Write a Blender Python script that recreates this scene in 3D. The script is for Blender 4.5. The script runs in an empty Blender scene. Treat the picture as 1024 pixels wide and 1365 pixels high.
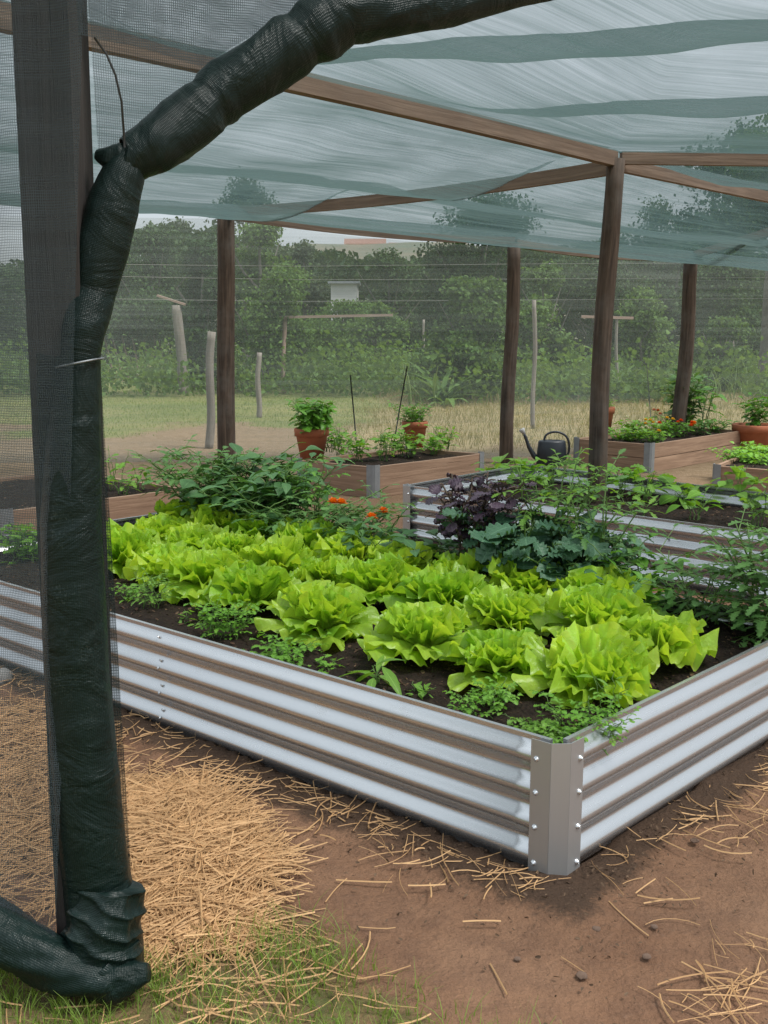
import bpy, math, random
import numpy as np
from mathutils import Vector, Matrix, noise as mnoise

scene = bpy.context.scene
COL = scene.collection
R = math.radians
rnd = random.Random(7)

# ------------------------------------------------------------------ camera
FPX, CAMH, PITCH = 1350.0, 1.5, R(10.2)
cam_d = bpy.data.cameras.new('camera')
cam = bpy.data.objects.new('camera', cam_d)
COL.objects.link(cam)
cam.location = (0, 0, CAMH)
cam.rotation_euler = (R(90) - PITCH, 0, 0)
cam_d.sensor_width = 36.0
cam_d.lens = 36.0 * FPX / 1365.0
cam_d.clip_start = 0.05
cam_d.clip_end = 2000
scene.camera = cam


def ray(x, y):
    a, b = x - 512.0, 682.5 - y
    return (a, FPX * math.cos(PITCH) + b * math.sin(PITCH), -FPX * math.sin(PITCH) + b * math.cos(PITCH))


def gp(x, y, z=0.0):
    """where the sight line of a photo pixel meets the level z"""
    r = ray(x, y)
    t = (z - CAMH) / r[2]
    return np.array((r[0] * t, r[1] * t, z))


def dp(x, y, Y):
    r = ray(x, y)
    t = Y / r[1]
    return np.array((r[0] * t, Y, CAMH + r[2] * t))


# ------------------------------------------------------------------ mesh builder
class MB:
    def __init__(self):
        self.v, self.f, self.uv, self.n = [], [], [], 0

    def add(self, v, f, uv=None):
        v = np.asarray(v, float).reshape(-1, 3)
        f = np.asarray(f, int)
        if uv is None:
            uv = np.zeros((len(v), 2))
        self.v.append(v)
        self.uv.append(np.asarray(uv, float).reshape(-1, 2))
        self.f.append(f + self.n)
        self.n += len(v)
        return self

    def grid(self, P, uv=None, closed=False):
        """P (m,n,3) array of points"""
        m, n = P.shape[:2]
        i, j = np.meshgrid(np.arange(m - 1), np.arange(n - (0 if closed else 1)), indexing='ij')
        j2 = (j + 1) % n
        f = np.stack([i * n + j, (i + 1) * n + j, (i + 1) * n + j2, i * n + j2], -1).reshape(-1, 4)
        if uv is None:
            u, w = np.meshgrid(np.linspace(0, 1, m), np.linspace(0, 1, n), indexing='ij')
            uv = np.stack([w, u], -1)
        self.add(P.reshape(-1, 3), f, uv.reshape(-1, 2))
        return self

    def box(self, c, sx, sy, sz, ax=None, ay=None, az=None):
        """box centred on c; u of its uv runs along its longest side, in metres"""
        ax = np.array((1, 0, 0.)) if ax is None else np.asarray(ax, float)
        ay = np.array((0, 1, 0.)) if ay is None else np.asarray(ay, float)
        az = np.array((0, 0, 1.)) if az is None else np.asarray(az, float)
        h = (sx / 2, sy / 2, sz / 2)
        axes = (ax, ay, az)
        off = rnd.random() * 50
        order = sorted(range(3), key=lambda k: -h[k])
        for k in range(3):
            for s in (1, -1):
                a, b = [q for q in range(3) if q != k]
                if order.index(a) > order.index(b):
                    a, b = b, a
                pts, uvs = [], []
                for (p, q) in ((-1, -1), (1, -1), (1, 1), (-1, 1)):
                    pts.append(np.asarray(c, float) + axes[k] * h[k] * s + axes[a] * h[a] * p + axes[b] * h[b] * q)
                    uvs.append((p * h[a] + off, q * h[b] + off * .37 + k))
                nrm = np.cross(pts[1] - pts[0], pts[2] - pts[0])
                idx = [0, 1, 2, 3] if np.dot(nrm, axes[k]) * s > 0 else [3, 2, 1, 0]
                self.add(pts, [idx], uvs)
        return self

    def tube(self, path, rad, seg=8, caps=True, jit=None, up=None, flat=1.0):
        """tube along points; rad a number or list; jit(i,k)->radius factor"""
        P = np.asarray(path, float)
        n = len(P)
        rad = np.full(n, rad, float) if np.isscalar(rad) else np.asarray(rad, float)
        T = np.gradient(P, axis=0)
        T /= np.linalg.norm(T, axis=1, keepdims=True) + 1e-9
        up = np.array((0.31, 0.87, 0.2)) if up is None else np.asarray(up, float)
        ang = np.linspace(0, 2 * math.pi, seg, endpoint=False)
        rings = []
        L = np.concatenate([[0], np.cumsum(np.linalg.norm(np.diff(P, axis=0), axis=1))])
        for i in range(n):
            x = up - T[i] * np.dot(up, T[i])
            x /= np.linalg.norm(x) + 1e-9
            y = np.cross(T[i], x)
            r = np.full(seg, rad[i])
            if jit is not None:
                r = r * np.array([jit(i, k) for k in range(seg)])
            rings.append(P[i] + (np.cos(ang) * r * flat)[:, None] * x + (np.sin(ang) * r)[:, None] * y)
        A = np.array(rings)
        uu = np.repeat(L[:, None], seg, 1)
        vv = np.repeat((np.arange(seg) / seg * 2 * math.pi * max(rad.mean(), 1e-4))[None], n, 0)
        base = self.n
        self.grid(A, np.stack([uu, vv], -1), closed=True)
        # faces of grid point outward or inward: order fixed by caller's recalc
        if caps:
            for i, s in ((0, 1), (n - 1, -1)):
                c = self.n
                self.add([P[i]], np.zeros((0, 4), int), [(L[i], 0)])
                k = np.arange(seg)
                tri = np.stack([base + i * seg + k, base + i * seg + (k + 1) % seg, np.full(seg, c)], -1)
                self.f.append(tri if s < 0 else tri[:, ::-1])
        return self

    def lathe(self, c, prof, seg=24, sx=1., sy=1., rot=0.):
        a = np.linspace(0, 2 * math.pi, seg, endpoint=False)
        A = np.array([[(c[0] + math.cos(rot) * math.cos(t) * r * sx - math.sin(rot) * math.sin(t) * r * sy,
                        c[1] + math.sin(rot) * math.cos(t) * r * sx + math.cos(rot) * math.sin(t) * r * sy, c[2] + z)
                       for t in a] for r, z in prof])
        return self.grid(A[::-1], None, closed=True)

    def scatter(self, T, F, TUV, pos, fr, sc):
        """copies of a template (k,3) with frames (N,3,3 columns x,y,z) and scales"""
        N, k = len(pos), len(T)
        sc = np.asarray(sc, float).reshape(N, 1, -1)
        V = np.einsum('nij,nkj->nki', fr, T[None] * sc) + pos[:, None]
        F = np.asarray(F, int)
        ff = (F[None] + (np.arange(N) * k)[:, None, None]).reshape(-1, F.shape[1])
        self.add(V, ff, np.tile(TUV, (N, 1)))
        return self

    def build(self, name, mat, parent=None, smooth=True, recalc=False, bevel=0, flip=False):
        V = np.concatenate(self.v) if self.v else np.zeros((0, 3))
        UV = np.concatenate(self.uv) if self.uv else np.zeros((0, 2))
        q = [a for a in self.f if a.shape[1] == 4 and len(a)]
        t = [a for a in self.f if a.shape[1] == 3 and len(a)]
        q = np.concatenate(q) if q else np.zeros((0, 4), int)
        t = np.concatenate(t) if t else np.zeros((0, 3), int)
        if flip:
            q, t = q[:, ::-1], t[:, ::-1]
        me = bpy.data.meshes.new(name)
        me.vertices.add(len(V))
        me.vertices.foreach_set('co', V.astype(np.float32).ravel())
        li = np.concatenate([q.ravel(), t.ravel()])
        me.loops.add(len(li))
        me.loops.foreach_set('vertex_index', li.astype(np.int32))
        npoly = len(q) + len(t)
        me.polygons.add(npoly)
        st = np.concatenate([np.arange(len(q)) * 4, len(q) * 4 + np.arange(len(t)) * 3])
        me.polygons.foreach_set('loop_start', st.astype(np.int32))
        uvl = me.uv_layers.new(name='UVMap')
        uvl.data.foreach_set('uv', UV[li].astype(np.float32).ravel())
        me.update(calc_edges=True)
        me.validate()
        me.polygons.foreach_set('use_smooth', np.full(len(me.polygons), bool(smooth)))
        if recalc:
            import bmesh
            bm = bmesh.new()
            bm.from_mesh(me)
            bmesh.ops.recalc_face_normals(bm, faces=bm.faces)
            bm.to_mesh(me)
            bm.free()
        me.update()
        o = bpy.data.objects.new(name, me)
        COL.objects.link(o)
        if mat is not None:
            me.materials.append(mat)
        if parent is not None:
            o.parent = parent
        if bevel:
            b = o.modifiers.new('bevel', 'BEVEL')
            b.width = bevel
            b.segments = 2
            b.limit_method = 'ANGLE'
        return o


def tag(o, label=None, cat=None, group=None, kind=None):
    if label:
        o['label'] = label
    if cat:
        o['category'] = cat
    if group:
        o['group'] = group
    if kind:
        o['kind'] = kind
    return o


def thing(name, label, cat, loc=(0, 0, 0), group=None, rz=0.0):
    o = bpy.data.objects.new(name, None)
    o.empty_display_size = .1
    COL.objects.link(o)
    o.location = loc
    o.rotation_euler = (0, 0, rz)
    return tag(o, label, cat, group)


def copy_tree(o, parent=None):
    c = o.copy()
    COL.objects.link(c)
    if parent is not None:
        c.parent = parent
    for ch in [x for x in COL.objects if x.parent == o]:
        copy_tree(ch, c)
    return c


# ------------------------------------------------------------------ materials
def newmat(name):
    m = bpy.data.materials.new(name)
    m.use_nodes = True
    nt = m.node_tree
    nt.nodes.clear()
    out = nt.nodes.new('ShaderNodeOutputMaterial')
    return m, nt, out


class N:
    """tiny node helper"""
    def __init__(self, nt):
        self.nt = nt

    def __call__(self, typ, ins=None, **kw):
        n = self.nt.nodes.new('ShaderNode' + typ)
        for k, v in kw.items():
            setattr(n, k, v)
        for k, v in (ins or {}).items():
            s = n.inputs[k]
            if isinstance(v, bpy.types.NodeSocket):
                self.nt.links.new(v, s)
            elif isinstance(v, bpy.types.Node):
                self.nt.links.new(v.outputs[0], s)
            else:
                s.default_value = v
        return n

    def math(self, op, a, b=0.0, c=None, clamp=False):
        ins = {0: a, 1: b}
        if c is not None:
            ins[2] = c
        return self('Math', ins, operation=op, use_clamp=clamp).outputs[0]

    def mix(self, f, a, b, blend='MIX'):
        n = self('MixRGB', {'Fac': f, 'Color1': a, 'Color2': b}, blend_type=blend)
        return n.outputs[0]

    def ramp(self, f, stops):
        n = self('ValToRGB', {'Fac': f})
        e = n.color_ramp.elements
        while len(e) < len(stops):
            e.new(.5)
        for el, (p, c) in zip(e, stops):
            el.position = p
            el.color = c if len(c) == 4 else (*c, 1)
        return n.outputs[0]

    def noise(self, vec, scale, detail=4, rough=.55, dist=0.0):
        return self('TexNoise', {'Vector': vec, 'Scale': scale, 'Detail': detail, 'Roughness': rough, 'Distortion': dist}).outputs[0]

    def mapped(self, vec, scale):
        return self('Mapping', {'Vector': vec, 'Scale': scale}).outputs[0]


def c4(c):
    return (c[0], c[1], c[2], 1)


def g(v):
    return (v, v, v, 1)


def leafmat(name, c1, c2, transl=.35, rough=.45, vein=.25, bump=.25, bscale=60, spec=.4):
    m, nt, out = newmat(name)
    n = N(nt)
    geo = n('NewGeometry')
    tc = n('TexCoord')
    oi = n('ObjectInfo')
    nz = n.noise(tc.outputs['Object'], bscale, 4, .6)
    rp = n.math('ADD', n.math('MULTIPLY', geo.outputs['Random Per Island'], .6), n.math('MULTIPLY', oi.outputs['Random'], .4))
    col = n.mix(rp, c4(c1), c4(c2))
    col = n.mix(n.math('MULTIPLY', nz, .5), col, n.mix(1, col, g(.6), 'MULTIPLY'))
    uv = n('SeparateXYZ', {0: tc.outputs['UV']})
    mid = n.math('ABSOLUTE', n.math('SUBTRACT', uv.outputs[0], .5))
    rib = n.math('LESS_THAN', mid, .035)
    wv = n.math('SINE', n.math('MULTIPLY', n.math('ADD', uv.outputs[1], n.math('MULTIPLY', mid, -.9)), 48.0))
    side = n.math('MULTIPLY', n.math('GREATER_THAN', wv, .86), .5)
    vn = n.math('MULTIPLY', n.math('MAXIMUM', rib, side), vein)
    pale = tuple(min(1, x * 1.5 + .04) for x in c2)
    col = n.mix(vn, col, c4(pale))
    b = n('Bump', {'Strength': bump, 'Distance': .01, 'Height': n.math('ADD', nz, n.math('MULTIPLY', vn, -1.5))})
    p = n('BsdfPrincipled', {'Base Color': col, 'Roughness': rough, 'Normal': b, 'Specular IOR Level': spec})
    t = n('BsdfTranslucent', {'Color': n.mix(1, col, (1.5, 1.35, .6, 1), 'MULTIPLY'), 'Normal': b})
    ms = n('MixShader', {0: transl, 1: p, 2: t})
    nt.links.new(ms.outputs[0], out.inputs[0])
    return m


def plainmat(name, col, rough=.6, metal=0.0, spec=.5, var=.25, scale=12, bump=.1, bscale=80, col2=None):
    m, nt, out = newmat(name)
    n = N(nt)
    tc = n('TexCoord')
    nz = n.noise(tc.outputs['Object'], scale, 5, .6)
    nb = n.noise(tc.outputs['Object'], bscale, 4, .6)
    c2 = col2 or tuple(x * (1 - var) for x in col)
    cc = n.mix(n.ramp(nz, [(.3, (0, 0, 0)), (.7, (1, 1, 1))]), c4(col), c4(c2))
    b = n('Bump', {'Strength': bump, 'Distance': .01, 'Height': nb})
    rr = n.math('ADD', rough - .08, n.math('MULTIPLY', nz, .16))
    p = n('BsdfPrincipled', {'Base Color': cc, 'Roughness': rr, 'Metallic': metal, 'Specular IOR Level': spec, 'Normal': b})
    nt.links.new(p.outputs[0], out.inputs[0])
    return m


def woodmat(name, c1, c2, rough=.75, gs=(2.2, 45, 1), knots=True, weather=0.0):
    m, nt, out = newmat(name)
    n = N(nt)
    tc = n('TexCoord')
    v = n.mapped(tc.outputs['UV'], gs)
    w = n.noise(v, 1.0, 7, .65, .6)
    big = n.noise(n.mapped(tc.outputs['UV'], (1.5, 6, 1)), 1.3, 4, .6)
    f = n.math('ADD', n.math('MULTIPLY', w, .75), n.math('MULTIPLY', big, .3))
    col = n.ramp(f, [(.33, c1), (.52, tuple((a + b) / 2 for a, b in zip(c1, c2))), (.66, c2)])
    oi = n('ObjectInfo')
    col = n.mix(n.math('MULTIPLY', oi.outputs['Random'], .35), col, n.mix(1, col, (.62, .6, .6, 1), 'MULTIPLY'))
    if weather:
        wn = n.noise(tc.outputs['Object'], 3.5, 5, .65)
        col = n.mix(n.math('MULTIPLY', n.ramp(wn, [(.45, (0, 0, 0)), (.7, (1, 1, 1))]), weather), col, (.16, .155, .145, 1))
    cr = n.ramp(n.noise(n.mapped(tc.outputs['UV'], (1.2, 90, 1)), 1.0, 3, .5), [(.27, (0, 0, 0)), (.34, (1, 1, 1))])
    col = n.mix(1, col, n.mix(cr, (.35, .33, .3, 1), (1, 1, 1, 1)), 'MULTIPLY')
    b = n('Bump', {'Strength': .5, 'Distance': .008, 'Height': n.math('ADD', w, cr)})
    p = n('BsdfPrincipled', {'Base Color': col, 'Roughness': rough, 'Specular IOR Level': .25, 'Normal': b})
    nt.links.new(p.outputs[0], out.inputs[0])
    return m


def metalmat(name, col=(.56, .575, .59), rough=.27, dirt=.10, met=.80):
    m, nt, out = newmat(name)
    n = N(nt)
    tc = n('TexCoord')
    st = n.noise(n.mapped(tc.outputs['UV'], (1.3, 55, 1)), 1.0, 5, .6)
    sp = n.noise(tc.outputs['Object'], 9, 6, .65)
    fine = n.noise(tc.outputs['Object'], 240, 2, .5)
    col_ = n.mix(n.math('MULTIPLY', st, .25), c4(col), c4(tuple(x * .75 for x in col)))
    dm = n.math('MULTIPLY', n.ramp(sp, [(.56, (0, 0, 0)), (.85, (1, 1, 1))]), dirt)
    col_ = n.mix(dm, col_, (.30, .25, .2, 1))
    r = n.math('ADD', rough - .08, n.math('ADD', n.math('MULTIPLY', st, .14), n.math('MULTIPLY', dm, .4)))
    b = n('Bump', {'Strength': .06, 'Distance': .004, 'Height': n.math('ADD', st, n.math('MULTIPLY', fine, .4))})
    p = n('BsdfPrincipled', {'Base Color': col_, 'Metallic': met, 'Roughness': r, 'Normal': b})
    nt.links.new(p.outputs[0], out.inputs[0])
    return m


def netmat(name, col, base=.35, graze=.6, streak=.25, weave=None, wamt=.8, transl=.5, sscale=(.6, 38, 1), gpow=2.2, glo=0.0, blot=.25):
    """woven shade cloth: seen square-on the gaps show what is behind, at a glancing angle the threads close up"""
    m, nt, out = newmat(name)
    n = N(nt)
    tc = n('TexCoord')
    uv = tc.outputs['UV']
    lw = n('LayerWeight', {'Blend': .5})
    mr = n('MapRange', {0: lw.outputs['Facing'], 1: glo, 2: 1.0, 3: 0.0, 4: 1.0})
    fac = n.math('POWER', mr.outputs[0], gpow)
    op = n.math('ADD', base, n.math('MULTIPLY', fac, graze))
    s1 = n.noise(n.mapped(uv, sscale), 1.0, 5, .65, .3)
    s2 = n.noise(n.mapped(uv, (sscale[0] * 3, sscale[1] * 4, 1)), 1.0, 3, .6)
    st = n.math('ADD', n.math('SUBTRACT', s1, .5), n.math('MULTIPLY', n.math('SUBTRACT', s2, .5), .7))
    op = n.math('ADD', op, n.math('MULTIPLY', st, streak * 2))
    bigv = n.noise(n.mapped(uv, (.7, 1.4, 1)), 1.0, 4, .6, .5)
    op = n.math('ADD', op, n.math('MULTIPLY', n.math('SUBTRACT', bigv, .5), blot))
    if weave:
        wob = n('VectorMath', {0: uv, 1: n('VectorMath', {0: n('TexNoise', {'Vector': uv, 'Scale': 9.0}).outputs[1], 'Scale': .012}, operation='SCALE').outputs[0]}, operation='ADD').outputs[0]
        sx = n('SeparateXYZ', {0: wob})
        fu = n.math('ABSOLUTE', n.math('SUBTRACT', n.math('FRACT', n.math('MULTIPLY', sx.outputs[0], weave)), .5))
        fv = n.math('ABSOLUTE', n.math('SUBTRACT', n.math('FRACT', n.math('MULTIPLY', sx.outputs[1], weave * .8)), .5))
        th = n.math('MAXIMUM', n.math('GREATER_THAN', fu, .33), n.math('GREATER_THAN', fv, .36))
        op = n.math('ADD', op, n.math('MULTIPLY', n.math('SUBTRACT', th, .55), wamt))
    op = n.math('MINIMUM', n.math('MAXIMUM', op, .03), .985)
    cv = n.mix(n.math('MULTIPLY', s1, .5), c4(col), c4(tuple(x * 1.8 for x in col)))
    d = n('BsdfPrincipled', {'Base Color': cv, 'Roughness': .5, 'Specular IOR Level': .35})
    t = n('BsdfTranslucent', {'Color': cv})
    sh = n('MixShader', {0: transl, 1: d, 2: t})
    tr = n('BsdfTransparent')
    mx = n('MixShader', {0: op, 1: tr, 2: sh})
    nt.links.new(mx.outputs[0], out.inputs[0])
    return m


def soilmat(name, c1, c2, fleck=(.2, .13, .08), sc=1.0):
    m, nt, out = newmat(name)
    n = N(nt)
    tc = n('TexCoord')
    o = tc.outputs['Object']
    a = n.noise(o, 22 * sc, 8, .7)
    v = n('TexVoronoi', {'Vector': o, 'Scale': 75 * sc, 'Randomness': 1.0})
    v2 = n('TexVoronoi', {'Vector': n.mapped(o, (1, .5, 1)), 'Scale': 55 * sc})
    rc = n('SeparateColor', {0: v2.outputs['Color']})
    col = n.mix(n.ramp(a, [(.3, (0, 0, 0)), (.7, (1, 1, 1))]), c4(c1), c4(c2))
    fl = n.math('MULTIPLY', n.math('GREATER_THAN', rc.outputs[0], .93), n.math('LESS_THAN', v2.outputs[0], .42))
    col = n.mix(n.math('MULTIPLY', fl, .75), col, c4(fleck))
    b = n('Bump', {'Strength': .9, 'Distance': .02, 'Height': n.math('ADD', n.math('MULTIPLY', v.outputs[0], .6), a)})
    p = n('BsdfPrincipled', {'Base Color': col, 'Roughness': .9, 'Specular IOR Level': .2, 'Normal': b})
    nt.links.new(p.outputs[0], out.inputs[0])
    return m


M = {}
M['lettuce'] = leafmat('lettuce_leaf', (.54, .72, .085), (.26, .50, .04), .45, .32, .36, .45, 42, .5)
M['tomato'] = leafmat('tomato_leaf', (.075, .19, .045), (.13, .28, .07), .25, .5, .3, .3, 60)
M['dark_leaf'] = leafmat('dark_leaf', (.05, .145, .045), (.10, .23, .075), .22, .42, .35, .3, 50)
M['kale'] = leafmat('blue_kale_leaf', (.05, .14, .075), (.10, .21, .115), .18, .45, .35, .5, 45)
M['purple'] = leafmat('purple_kale_leaf', (.04, .022, .045), (.10, .065, .095), .12, .4, .3, .5, 50)
M['herb'] = leafmat('herb_leaf', (.13, .33, .03), (.22, .45, .055), .35, .45, .25, .2, 60)
M['fresh'] = leafmat('fresh_leaf', (.13, .3, .035), (.22, .42, .06), .4, .42, .4, .25, 50)
M['basil'] = leafmat('pot_leaf', (.08, .24, .02), (.15, .35, .04), .3, .4, .3, .25, 50)
M['tree_dark'] = leafmat('tree_leaf_dark', (.026, .055, .022), (.06, .105, .035), .25, .55, 0, .1, 10, .08)
M['tree_mid'] = leafmat('tree_leaf_mid', (.06, .12, .03), (.12, .2, .05), .3, .55, 0, .1, 10, .08)
M['tree_pale'] = leafmat('tree_leaf_pale', (.08, .15, .04), (.13, .22, .06), .35, .55, 0, .1, 10, .08)
M['tree_grey'] = leafmat('tree_leaf_grey', (.05, .08, .045), (.09, .125, .07), .3, .55, 0, .1, 10, .08)
M['grass'] = leafmat('grass_blade', (.16, .28, .04), (.30, .38, .085), .35, .55, 0, .0, 10)
M['lawn'] = leafmat('lawn_blade', (.11, .19, .035), (.2, .26, .065), .3, .6, 0, .0, 10)
M['dry'] = leafmat('dry_grass_blade', (.3, .25, .12), (.19, .21, .075), .3, .65, 0, .0, 10)
M['weeds'] = leafmat('weed_blade', (.1, .18, .045), (.19, .27, .08), .35, .55, 0, .0, 10)
M['straw'] = leafmat('straw', (.84, .54, .27), (.42, .24, .11), .12, .6, 0, .1, 30, .3)
M['stem'] = plainmat('green_stem', (.12, .22, .05), .55, var=.3)
M['woody'] = plainmat('woody_stem', (.12, .085, .06), .8, var=.4, scale=30, bump=.4)
M['bark'] = plainmat('tree_bark', (.13, .115, .1), .9, var=.5, scale=8, bump=.6, bscale=25)
M['post'] = woodmat('dark_post_wood', (.022, .016, .012), (.13, .092, .068), .85, (2.0, 34, 1), weather=.35)
M['sawn'] = woodmat('sawn_post_wood', (.035, .03, .028), (.07, .06, .056), .8, (2.2, 40, 1))
M['beam'] = woodmat('beam_wood', (.13, .093, .071), (.27, .205, .16), .75, (1.4, 40, 1), weather=.15)
M['plank'] = woodmat('planter_wood', (.21, .13, .085), (.40, .265, .18), .7, (1.6, 36, 1))
M['grey_wood'] = woodmat('grey_weathered_wood', (.15, .13, .11), (.28, .25, .22), .85, (2, 30, 1))
M['pink_wood'] = woodmat('pinkish_board_wood', (.25, .17, .13), (.4, .29, .24), .85, (2, 30, 1))
M['metal'] = metalmat('galvanised_steel')
M['bracket'] = metalmat('bracket_steel', (.50, .515, .525), .40, .12, .68)
M['zinc'] = plainmat('dull_zinc', (.32, .34, .36), .5, metal=.6, var=.25)
M['bolt'] = metalmat('bolt_steel', (.75, .76, .78), .2, .05)
M['soil'] = soilmat('bed_soil', (.010, .0065, .005), (.034, .022, .015))
M['chip'] = leafmat('bark_chip', (.014, .009, .006), (.11, .065, .04), .02, .8, 0, .3, 60, .2)
M['crumb'] = leafmat('earth_crumb', (.03, .019, .013), (.17, .11, .07), .02, .85, 0, .3, 60, .2)
M['terracotta'] = plainmat('terracotta', (.40, .125, .055), .75, var=.3, scale=7, bump=.15)
M['can'] = plainmat('dark_can_plastic', (.02, .026, .034), .42, var=.2)
M['rose'] = plainmat('can_rose', (.45, .45, .44), .5)
M['cane'] = plainmat('stake_green', (.03, .035, .03), .6)
M['roll'] = None
M['white'] = plainmat('white_render', (.55, .55, .54), .8, var=.1, scale=2)
M['roof'] = plainmat('red_tile', (.2, .11, .085), .8, var=.3, scale=3)
M['brickish'] = plainmat('ochre_wall', (.4, .26, .18), .85, var=.25, scale=2)
M['window'] = plainmat('dark_window', (.03, .035, .04), .2)
M['orange'] = leafmat('orange_petal', (.75, .14, .015), (.8, .25, .02), .3, .5, 0, .1)
M['red'] = leafmat('red_petal', (.6, .06, .02), (.7, .1, .02), .3, .5, 0, .1)
M['yellow'] = leafmat('yellow_petal', (.75, .5, .04), (.7, .42, .05), .3, .5, 0, .1)
M['whitep'] = leafmat('white_petal', (.75, .75, .7), (.65, .66, .6), .3, .5, 0, .1)
M['stone'] = plainmat('grey_stone', (.3, .29, .28), .85, var=.35, scale=14, bump=.4)
M['clod'] = plainmat('brown_clod', (.16, .10, .07), .9, var=.4, scale=30, bump=.5)
M['wire'] = plainmat('fence_wire', (.25, .24, .22), .6, metal=.5)
M['cord'] = plainmat('black_cord', (.02, .02, .02), .6)


def wrapmat():
    m, nt, out = newmat('wrapped_shade_cloth')
    n = N(nt)
    tc = n('TexCoord')
    uv = tc.outputs['UV']
    w1 = n('TexWave', {'Vector': uv, 'Scale': 95.0, 'Distortion': 1.5, 'Detail': 2.0, 'Detail Scale': 3.0}, wave_type='BANDS', bands_direction='X').outputs[1]
    w2 = n('TexWave', {'Vector': uv, 'Scale': 70.0, 'Distortion': 1.5, 'Detail': 2.0, 'Detail Scale': 3.0}, wave_type='BANDS', bands_direction='Y').outputs[1]
    wv = n.math('MULTIPLY', w1, w2)
    nz = n.noise(tc.outputs['Object'], 14, 6, .65)
    fold = n.noise(n.mapped(uv, (9, 5.0, 1)), 1.0, 4, .55, 1.2)
    sp = n.noise(tc.outputs['Object'], 210, 2, .6)
    sheen = n.math('MULTIPLY', n.ramp(nz, [(.46, (0, 0, 0)), (.66, (1, 1, 1))]), n.ramp(sp, [(.55, (0, 0, 0)), (.68, (1, 1, 1))]))
    col = n.mix(nz, (.0025, .009, .0075, 1), (.007, .018, .0155, 1))
    col = n.mix(n.math('MULTIPLY', sheen, .22), col, (.06, .09, .09, 1))  # blue-green sheen specks painted into the base colour
    b1 = n('Bump', {'Strength': .6, 'Distance': .03, 'Height': fold})
    b2 = n('Bump', {'Strength': .38, 'Distance': .002, 'Height': n.math('ADD', wv, n.math('MULTIPLY', sp, .7)), 'Normal': b1})
    r = n.math('ADD', .36, n.math('MULTIPLY', sheen, -.12))
    p = n('BsdfPrincipled', {'Base Color': col, 'Roughness': r, 'Specular IOR Level': n.math('ADD', .24, n.math('MULTIPLY', sheen, .3)), 'Normal': b2})
    nt.links.new(p.outputs[0], out.inputs[0])
    return m


M['roll'] = wrapmat()
M['net_roof'] = netmat('roof_shade_cloth', (.055, .09, .09), .53, .46, .30, transl=.5, sscale=(.5, 24, 1), gpow=1.25, glo=.34, blot=.5)
M['net_wall'] = netmat('wall_shade_cloth', (.25, .285, .265), .33, .35, .22, transl=.5, sscale=(.1, 13, 1))
M['net_near'] = netmat('curtain_shade_cloth', (.075, .095, .105), .46, .5, .16, weave=240, wamt=.55, transl=.45, sscale=(.8, 14, 1))
M['net_flap'] = netmat('flap_shade_cloth', (.018, .03, .03), .66, .35, .22, weave=190, wamt=.35, transl=.4, sscale=(1.5, 20, 1))

# ------------------------------------------------------------------ world + sun
SUN_EL, SUN_AZ = R(60), R(112)         # azimuth from +Y, clockwise seen from above is positive
w = bpy.data.worlds.new('World')
scene.world = w
w.use_nodes = True
nt = w.node_tree
nt.nodes.clear()
n = N(nt)
sky = n('TexSky', sky_type='NISHITA')
sky.sun_disc = False
sky.sun_elevation = SUN_EL
sky.sun_rotation = SUN_AZ
sky.air_density = 1.0
sky.dust_density = 2.0
sky.ozone_density = 1.0
tcw = n('TexCoord')
cl = n.noise(n.mapped(tcw.outputs['Generated'], (1.2, 1.2, 3.2)), 1.6, 7, .58, .4)
gz = n('SeparateXYZ', {0: tcw.outputs['Generated']}).outputs[2]
lum = n.math('ADD', 3.5, n.math('MULTIPLY', n.math('MAXIMUM', gz, 0.0), 7.6))      # overcast sky: three times brighter overhead
lum = n.math('MULTIPLY', lum, n('MapRange', {0: cl, 1: .3, 2: .72, 3: .78, 4: 1.28}).outputs[0])
over = n('CombineXYZ', {0: n.math('MULTIPLY', lum, .93), 1: n.math('MULTIPLY', lum, 1.01), 2: n.math('MULTIPLY', lum, 1.06)})
skc = n.mix(.85, sky.outputs[0], over.outputs[0])
bg = n('Background', {'Color': skc, 'Strength': .058})
wo = n('OutputWorld')
nt.links.new(bg.outputs[0], wo.inputs[0])

sd = bpy.data.lights.new('sun', 'SUN')
sd.energy = 2.3
sd.angle = R(18)
sd.color = (1, .97, .92)
so = bpy.data.objects.new('sun', sd)
COL.objects.link(so)
sdir = Vector((math.sin(SUN_AZ) * math.cos(SUN_EL), math.cos(SUN_AZ) * math.cos(SUN_EL), math.sin(SUN_EL)))
so.rotation_euler = sdir.to_track_quat('Z', 'Y').to_euler()
so.location = (0, 0, 30)

scene.view_settings.view_transform = 'Standard'
scene.view_settings.look = 'None'
scene.view_settings.exposure = 1.5
scene.view_settings.gamma = 1.0
scene.view_settings.use_curve_mapping = False
scene.cycles.max_bounces = 8
scene.cycles.diffuse_bounces = 3
scene.cycles.glossy_bounces = 3
scene.cycles.transmission_bounces = 4
scene.cycles.transparent_max_bounces = 24
scene.cycles.use_denoising = True
scene.cycles.sample_clamp_indirect = 6

# ------------------------------------------------------------------ plan of the beds
ED = np.array((-.766, .643, 0))     # along the long side of the beds, away to the left
EW = np.array((.707, .707, 0))      # across them, away to the right
B1C = np.array((.48, 2.565, 0))
B1 = [B1C, B1C + 1.72 * EW, np.array((-1.36, 6.14, 0)), np.array((-2.5, 5.0, 0))]
B2 = [np.array((.12, 7.22, 0)) + 3.9 * np.array((.747, -.665, 0)), np.array((1.18, 8.42, 0)) + 3.9 * np.array((.69, -.724, 0)),
      np.array((1.18, 8.42, 0)), np.array((.12, 7.22, 0))]
BH = .395


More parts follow.
